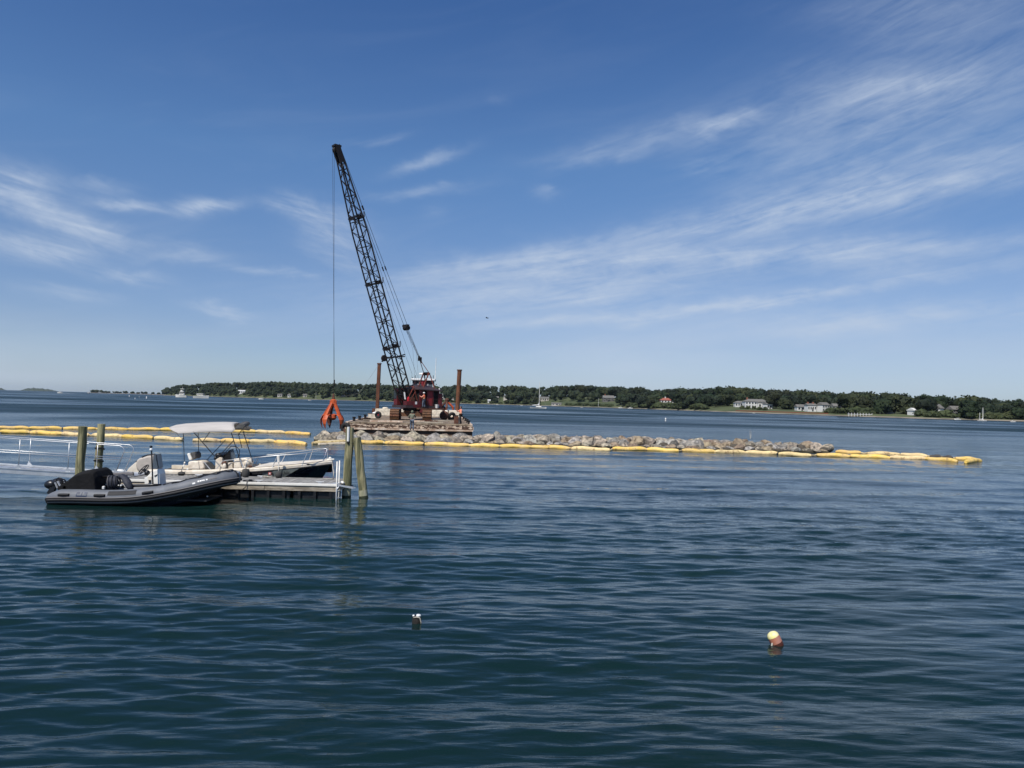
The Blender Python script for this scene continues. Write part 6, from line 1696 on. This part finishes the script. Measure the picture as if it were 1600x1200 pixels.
# outboard (beige cowling, cream lower part) tilted at the transom
ob = MB().loft([[Vector((v.x, Yk, v.z)) for v in [P(232+(x-232)*s_, 722+(y-722)*s_, 28.0) for x, y in ((217, 733), (215.5, 726), (217, 719), (221, 715.5), (232, 712), (243, 711), (246, 716), (248, 734), (241, 742), (224, 741))]] for Yk, s_ in ((27.75, .82), (27.85, 1.0), (28.3, 1.0), (28.42, .82))])
en = ob.build('outboard_cowling', 'canvas_beige', wb, bevel=.03)
for k in range(6):
    MB().tube([pl(222+k*2.6, 714.5-k*.5, 27.83), pl(232+k*2.6, 723-k*.6, 27.83)], .008, 5).build('cowling_rib', 'grey_canvas', en)
MB().loft([[Vector((v.x, Yk, v.z)) for v in [P(x, y, 27.9) for x, y in ((195, 742), (203, 731), (212, 723), (217.5, 719.5), (216.5, 727), (218, 735), (224, 742), (212, 744))]] for Yk in (27.82, 28.25)]).build('outboard_midsection', 'cream', en, bevel=.02)
MB().tube([pl(212, 722, 27.84), pl(217, 718.4, 27.84)], .02, 6).build('latch', 'black_plastic', en)
MB().bar(pl(246, 738, 28.0), pl(256, 738, 28.0), .3, .25).build('engine_mount', 'grey_canvas', en)
# bimini
bY0, bY1 = 27.15, 28.95
sec = []
topc = [(270, 666.5), (278, 663.5), (292, 661.5), (310, 660.6), (330, 659.4), (350, 659.1), (366, 659.6), (371, 661)]
edge = [(271, 673.5), (279, 677), (292, 676.5), (310, 675.0), (330, 674.3), (350, 674.3), (362, 675.4), (367.5, 671)]
for (tx_0, ty), (ex, ey) in zip(topc, edge):
    E0 = P(ex, ey, bY0); Tm = P(tx_0, ty, (bY0+bY1)/2)
    xx = (E0.x+Tm.x)/2
    row = []
    for j in range(13):
        v = j/12; yy = bY0+(bY1-bY0)*v
        k = 1-abs(2*v-1)**2.6
        row.append(Vector((E0.x+(Tm.x-E0.x)*(k), yy, E0.z+(Tm.z-E0.z)*k)))
    sec.append(row)
o = MB().loft(sec, closed=False, cap=False).build('bimini_top', 'bimini', wb, smooth=True); sm = o.modifiers.new('s', 'SOLIDIFY'); sm.thickness = .012
m_ = MB(); m_.loft([[Vector((P(x, 668, bY0).x, yy, P(330, y, bY0).z)) for x, y, yy in ()] for _ in ()]) if False else None
bt = [P(376, 667.5, bY0+.02), P(384, 663.5, (bY0+bY1)/2-.2), P(381, 664, bY1-.1)]
m_ = MB()
m_.loft([[c+Vector((dx, 0, dz)) for dx, dz in ((-.22, -.06), (.10, -.05), (.17, .05), (.12, .12), (-.05, .12))] for c in (bt[0]+Vector((0, -.02, 0)), bt[0].lerp(bt[1], .5)+Vector((.02, 0, .03)), bt[1], bt[2])])
m_.build('canopy_boot', 'grey_canvas', wb, bevel=.02)
for a, b in (((302, 674.5), (335.5, 713)), ((328.5, 674), (317, 690)), ((361, 675), (378.5, 730)), ((379, 671), (395, 722)), ((365.5, 688), (338, 717)), ((377.5, 672), (373, 679.5))):
    MB().tube([P(a[0], a[1], bY0+.03), P(b[0], b[1], bY0+.06)], .016 if a[0] != 328.5 else .014, 6).build('bimini_pole', 'black_plastic', wb)
for a, b in (((352.5, 687), (322, 720)), ((309.5, 676), (311, 720)), ((286.5, 676), (288, 722)), ((372, 676), (378, 700))):
    MB().tube([P(a[0], a[1], bY1-.1), P(b[0], b[1], bY1-.1)], .014, 6).build('bimini_pole', 'black_plastic', wb)
MB().tube([P(271.5, 673, bY0), P(287, 688, bY0+.2)], .012, 5).build('strap', 'cream', wb)
MB().tube([P(362, 678.3, bY0), P(378, 679.6, bY0), P(398, 680.0, bY0+.1)], .008, 5).build('strap', 'black_plastic', wb)

# ------------------------------------------------------------------ buoys near by
c = G(650.5, 977.5); k = c.y/FPX
t = thing('mooring_buoy', 'small dark float with a white cap and grey handle in the left foreground water', 'buoy', c)
MB().lathe([(.060, -.12), (.072, 0), (.070, .12), (.050, .15)], c, 16, (.05, 0, 1)).build('float', 'bark_brown', t, smooth=True)
MB().ball(c+Vector((-.045, -.01, .155)), .020, 10, 6, (1, 1, .8)).build('cap_left', 'hat_white', t, smooth=True)
MB().ball(c+Vector((.026, .0, .155)), .042, 10, 6, (1.05, 1, .55)).build('cap_right', 'hat_white', t, smooth=True)
MB().tube([c+Vector((-.04, -.06, .14)), c+Vector((.0, -.07, .15)), c+Vector((.055, -.06, .14)), c+Vector((.076, -.05, .07)), c+Vector((.080, -.04, .03))], [.007, .008, .010, .009, .013], 8).build('handle', 'rope_pale', t, smooth=True)
MB().lathe([(.018, 0), (.02, .05)], c+Vector((-.012, -.01, .12)), 8).build('stem', 'black_plastic', t)
c = G(1211, 1009.5); axb = Vector((-.42, .10, .80)).normalized()
t = thing('float_buoy', 'tilted yellow and pink pot float bobbing in the right foreground water', 'buoy', c)
MB().lathe([(.05, -.10), (.078, -.07), (.086, -.03), (.086, .0)], c+Vector((.022, 0, .05)), 20, axb).build('base', 'buoy_rust', t, smooth=40)
MB().lathe([(.086, .002), (.088, .06), (.086, .095)], c+Vector((.022, 0, .05)), 20, axb).build('middle', 'buoy_pink', t, smooth=40)
MB().lathe([(.086, .097), (.083, .125), (.062, .155), (.03, .170), (.003, .173)], c+Vector((.022, 0, .05)), 20, axb).build('top', 'buoy_yellow', t, smooth=40)
MB().tube([c+Vector((-.06, -.05, .06)), c+Vector((-.075, -.06, .0))], .012, 6).build('lanyard', 'rope_pale', t)

# ------------------------------------------------------------------ craft far out
def hull(mb, L, Bm, H, rx=0):
    rings = []
    for i in range(9):
        u = i/8; w_ = Bm/2*(1-max(0, (u-.45)/.55)**2.2)*(.85+.15*min(1, u*4)); z = H*(.8+.35*u*u)
        rings.append([Vector((-L/2+u*L, -w_, z)), Vector((-L/2+u*L-(.25*H if u > .8 else 0), -w_*.6, -.3)), Vector((-L/2+u*L-(.25*H if u > .8 else 0), w_*.6, -.3)), Vector((-L/2+u*L, w_, z))])
    return mb.loft(rings)
def far_boat(px, py, Lpx, label, flip=False, cabin=True, fly=False, cat='boat'):
    c = G(px, py, 0) if py > hor(px)+1.2 else None
    q = c; L = Lpx*q.y/FPX
    Mx = Matrix.Translation(q) @ Matrix.Rotation(math.pi if flip else 0, 4, 'Z') @ Matrix.Diagonal((1, 1, 1.7 if fly else 1.35, 1))
    t = thing('motor_yacht' if fly else 'motorboat', label, cat, M_=Mx)
    H = L*.13
    hull(MB(Mx), L, L*.33, H).build('hull', 'white_gel', t)
    if cabin:
        MB(Mx).box((-L*.05, 0, H+L*.045), (L*.42, L*.24, L*.09)).build('cabin', 'white_gel', t, bevel=.1)
        MB(Mx).box((-L*.03, 0, H+L*.055), (L*.40, L*.245, L*.035)).build('windows', 'window_dark', t)
    if fly:
        MB(Mx).box((-L*.08, 0, H+L*.16), (L*.34, L*.24, L*.03)).build('flybridge_deck', 'white_gel', t)
        MB(Mx).box((-L*.05, 0, H+L*.12), (L*.26, L*.2, L*.06)).build('saloon_glass', 'window_dark', t)
        MB(Mx).box((-L*.04, 0, H+L*.21), (L*.16, L*.18, L*.05)).build('flybridge_seats', 'white_gel', t)
        MB(Mx).box((-L*.1, 0, H+L*.30), (L*.30, L*.24, L*.02)).build('hardtop', 'white_gel', t)
        for x in (-.2, .0): MB(Mx).bar((L*x, 0, H+L*.17), (L*(x-.02), 0, H+L*.30), L*.015).build('pillar', 'white_gel', t)
        MB(Mx).tube([(-L*.1, 0, H+L*.31), (-L*.1, 0, H+L*.42)], .08, 5).build('mast', 'white_gel', t)
    return t, q, L
far_boat(283, 620.8, 18, 'white motor yacht with flybridge off the wooded point', flip=True, fly=True)
far_boat(314.5, 622.2, 24, 'long low white powerboat right of the motor yacht', cabin=True)
t, q, L = far_boat(93.5, 614.4, 8, 'small white speedboat with a wake on the left horizon', flip=True)
o = MB().add([q+Vector((L*.45, -1.2, .12)), q+Vector((L*3.0, -2.5, .1)), q+Vector((L*3.0, 2.5, .1)), q+Vector((L*.45, 1.2, .12)), q+Vector((L*.45, -1.2, .3)), q+Vector((L*.45, 1.2, .3))], [(0, 1, 2, 3), (0, 1, 4), (3, 2, 5), (4, 1, 2, 5), (0, 4, 5, 3)]).build('wake', 'foam'); stuff(o); tag(o, 'white foam wake behind the small speedboat')
def sailboat(px, py, Lpx, mast_px, label, ketch=False, hullm='white_gel', flip=False):
    q = G(px, py, 0); L = Lpx*q.y/FPX; Hm = mast_px*q.y/FPX
    Mx = Matrix.Translation(q) @ Matrix.Rotation(math.pi if flip else 0, 4, 'Z')
    t = thing('sailboat', label, 'sailboat', M_=Mx)
    H = L*.085
    hull(MB(Mx), L, L*.26, H).build('hull', hullm, t)
    MB(Mx).box((L*.02, 0, H+L*.03), (L*.34, L*.13, L*.05), taper=.9).build('cabin', 'white_gel', t, bevel=.05)
    mx_ = L*.05
    MB(Mx).tube([(mx_, 0, H), (mx_, 0, Hm)], [.17, .10], 6).build('mast', 'white_gel', t)
    MB(Mx).tube([(mx_, 0, H+L*.13), (mx_-L*.42, 0, H+L*.10)], .09, 6).build('boom', 'white_gel', t)
    MB(Mx).prism([(mx_-.05, -.12, H+L*.25), (mx_-L*.1, -.12, H+L*.155), (mx_-L*.41, -.12, H+L*.13), (mx_-L*.41, -.12, H+L*.09), (mx_, -.12, H+L*.12)], (0, .24, 0)).build('furled_sail', 'hat_white', t)
    for e in (L*.48, -L*.48): MB(Mx).tube([(mx_, 0, Hm*.97), (e, 0, H)], .018, 4).build('stay', 'alu', t)
    if ketch: MB(Mx).tube([(-L*.3, 0, H), (-L*.3, 0, Hm*.62)], .09, 6).build('mizzen_mast', 'white_gel', t)
    return t
sailboat(841, 638.3, 26, 41.5, 'white sloop with furled sail moored before the far shore', flip=False)
sailboat(1535, 657.8, 14, 21, 'white ketch moored off the right end of the far shore', ketch=True)
sailboat(138, 614.6, 5, 14, 'tiny sailboat far out on the left horizon', hullm='grey_canvas')
for px, py, L_, lb in ((408, 624, 8, 'small white open boat at the foot of the wooded hill'), (484, 625.6, 5, 'tiny white boat moored near the flagpole'), (777, 632.6, 4, 'tiny white skiff left of the sloop'), (815, 633.8, 3.5, 'tiny grey skiff just left of the sloop'), (970, 637.8, 7, 'white boat moored at the shore below the grey shingle house'), (985, 638.6, 8, 'low white boat right of the flagpole at the shore'), (909, 637, 4, 'small dark-windowed boat right of the sloop'), (1496, 656, 10, 'low white boat at the shore left of the ketch'), (1583, 659.5, 8, 'low white boat at the right picture edge'), (1178, 645.8, 4, 'tiny white skiff on the beach below the mansion')):
    far_boat(px, py, L_, lb, flip=(px % 2 == 0), cabin=L_ > 6)
# white markers
for px, py, h_, lb in ((1040, 658, 5.2, 'white cylindrical channel marker buoy right of the breakwater line'), (202, 620.2, 2.6, 'white mooring ball, left one of four off the low spit'), (211, 623.6, 2.2, 'white mooring ball, lowest of four off the low spit'), (217.5, 621, 1.4, 'smallest white mooring ball off the low spit'), (229, 623, 3.6, 'largest white mooring ball off the low spit')):
    q = G(px, py, 0); k = q.y/FPX
    t = thing('marker_buoy', lb, 'buoy', q, group='white marker buoys')
    MB().lathe([(h_*k*.20, -.2), (h_*k*.22, 0), (h_*k*.20, h_*k*.8), (h_*k*.08, h_*k)], q, 10).build('float', 'hat_white', t, smooth=True)
    MB().lathe([(h_*k*.23, 0), (h_*k*.23, h_*k*.12)], q+Vector((0, 0, h_*k*.35)), 10).build('band', 'hat_white' if px < 1000 else 'glass_tint', t)
# bird
q = P(761.5, 497, 150)
t = thing('bird', 'small dark bird flying in the open sky right of the crane boom', 'bird', q)
MB().ball(q, 1.0, 8, 6, (.24, .08, .08)).ball(q+Vector((.24, 0, .03)), .06, 6, 5).build('body', 'bird_dark', t, smooth=True)
for s_ in (-1, 1):
    MB().add([q+Vector((.1, 0, .03)), q+Vector((-.1, 0, .03)), q+Vector((-.28, s_*.28, .18)), q+Vector((-.40, s_*.52, .10)), q+Vector((-.12, s_*.30, .2)), q+Vector((.1, 0, .0)), q+Vector((-.1, 0, .0)), q+Vector((-.28, s_*.28, .15)), q+Vector((-.40, s_*.52, .09)), q+Vector((-.12, s_*.30, .17))], [(0, 1, 2, 4), (4, 2, 3), (5, 6, 7, 9), (9, 7, 8), (0, 1, 6, 5), (1, 2, 7, 6), (2, 3, 8, 7), (3, 4, 9, 8), (4, 0, 5, 9)]).build('wing', 'bird_dark', t)
MB().add([q+Vector((-.22, -.05, .01)), q+Vector((-.22, .05, .01)), q+Vector((-.42, .08, .02)), q+Vector((-.42, -.08, .02)), q+Vector((-.3, 0, -.02))], [(0, 1, 2, 3), (0, 4, 1), (1, 4, 2), (2, 4, 3), (3, 4, 0)]).build('tail', 'bird_dark', t)

# ------------------------------------------------------------------ haze
HAZE = True
if HAZE:
    mb = MB(); mb.box((0, 2000, 18.0), (9800, 9600, 50.0))
    hz = mb.build('haze', None); stuff(hz); tag(hz, 'thin pale sea haze over the whole bay')
    m = bpy.data.materials.new('haze_air'); m.use_nodes = True; nt = m.node_tree; nt.nodes.remove(nt.nodes['Principled BSDF'])
    pv = nt.nodes.new('ShaderNodeVolumePrincipled'); pv.inputs['Density'].default_value = 3e-5; pv.inputs['Color'].default_value = (.66, .80, 1.0, 1); pv.inputs['Anisotropy'].default_value = .2
    nt.links.new(pv.outputs[0], nt.nodes['Material Output'].inputs['Volume']); hz.data.materials.append(m)
print('rocks', NR, 'trees', len(near), len(rest), 'lacing', sum(1 for o in bpy.data.objects if o.name.startswith('lacing')))
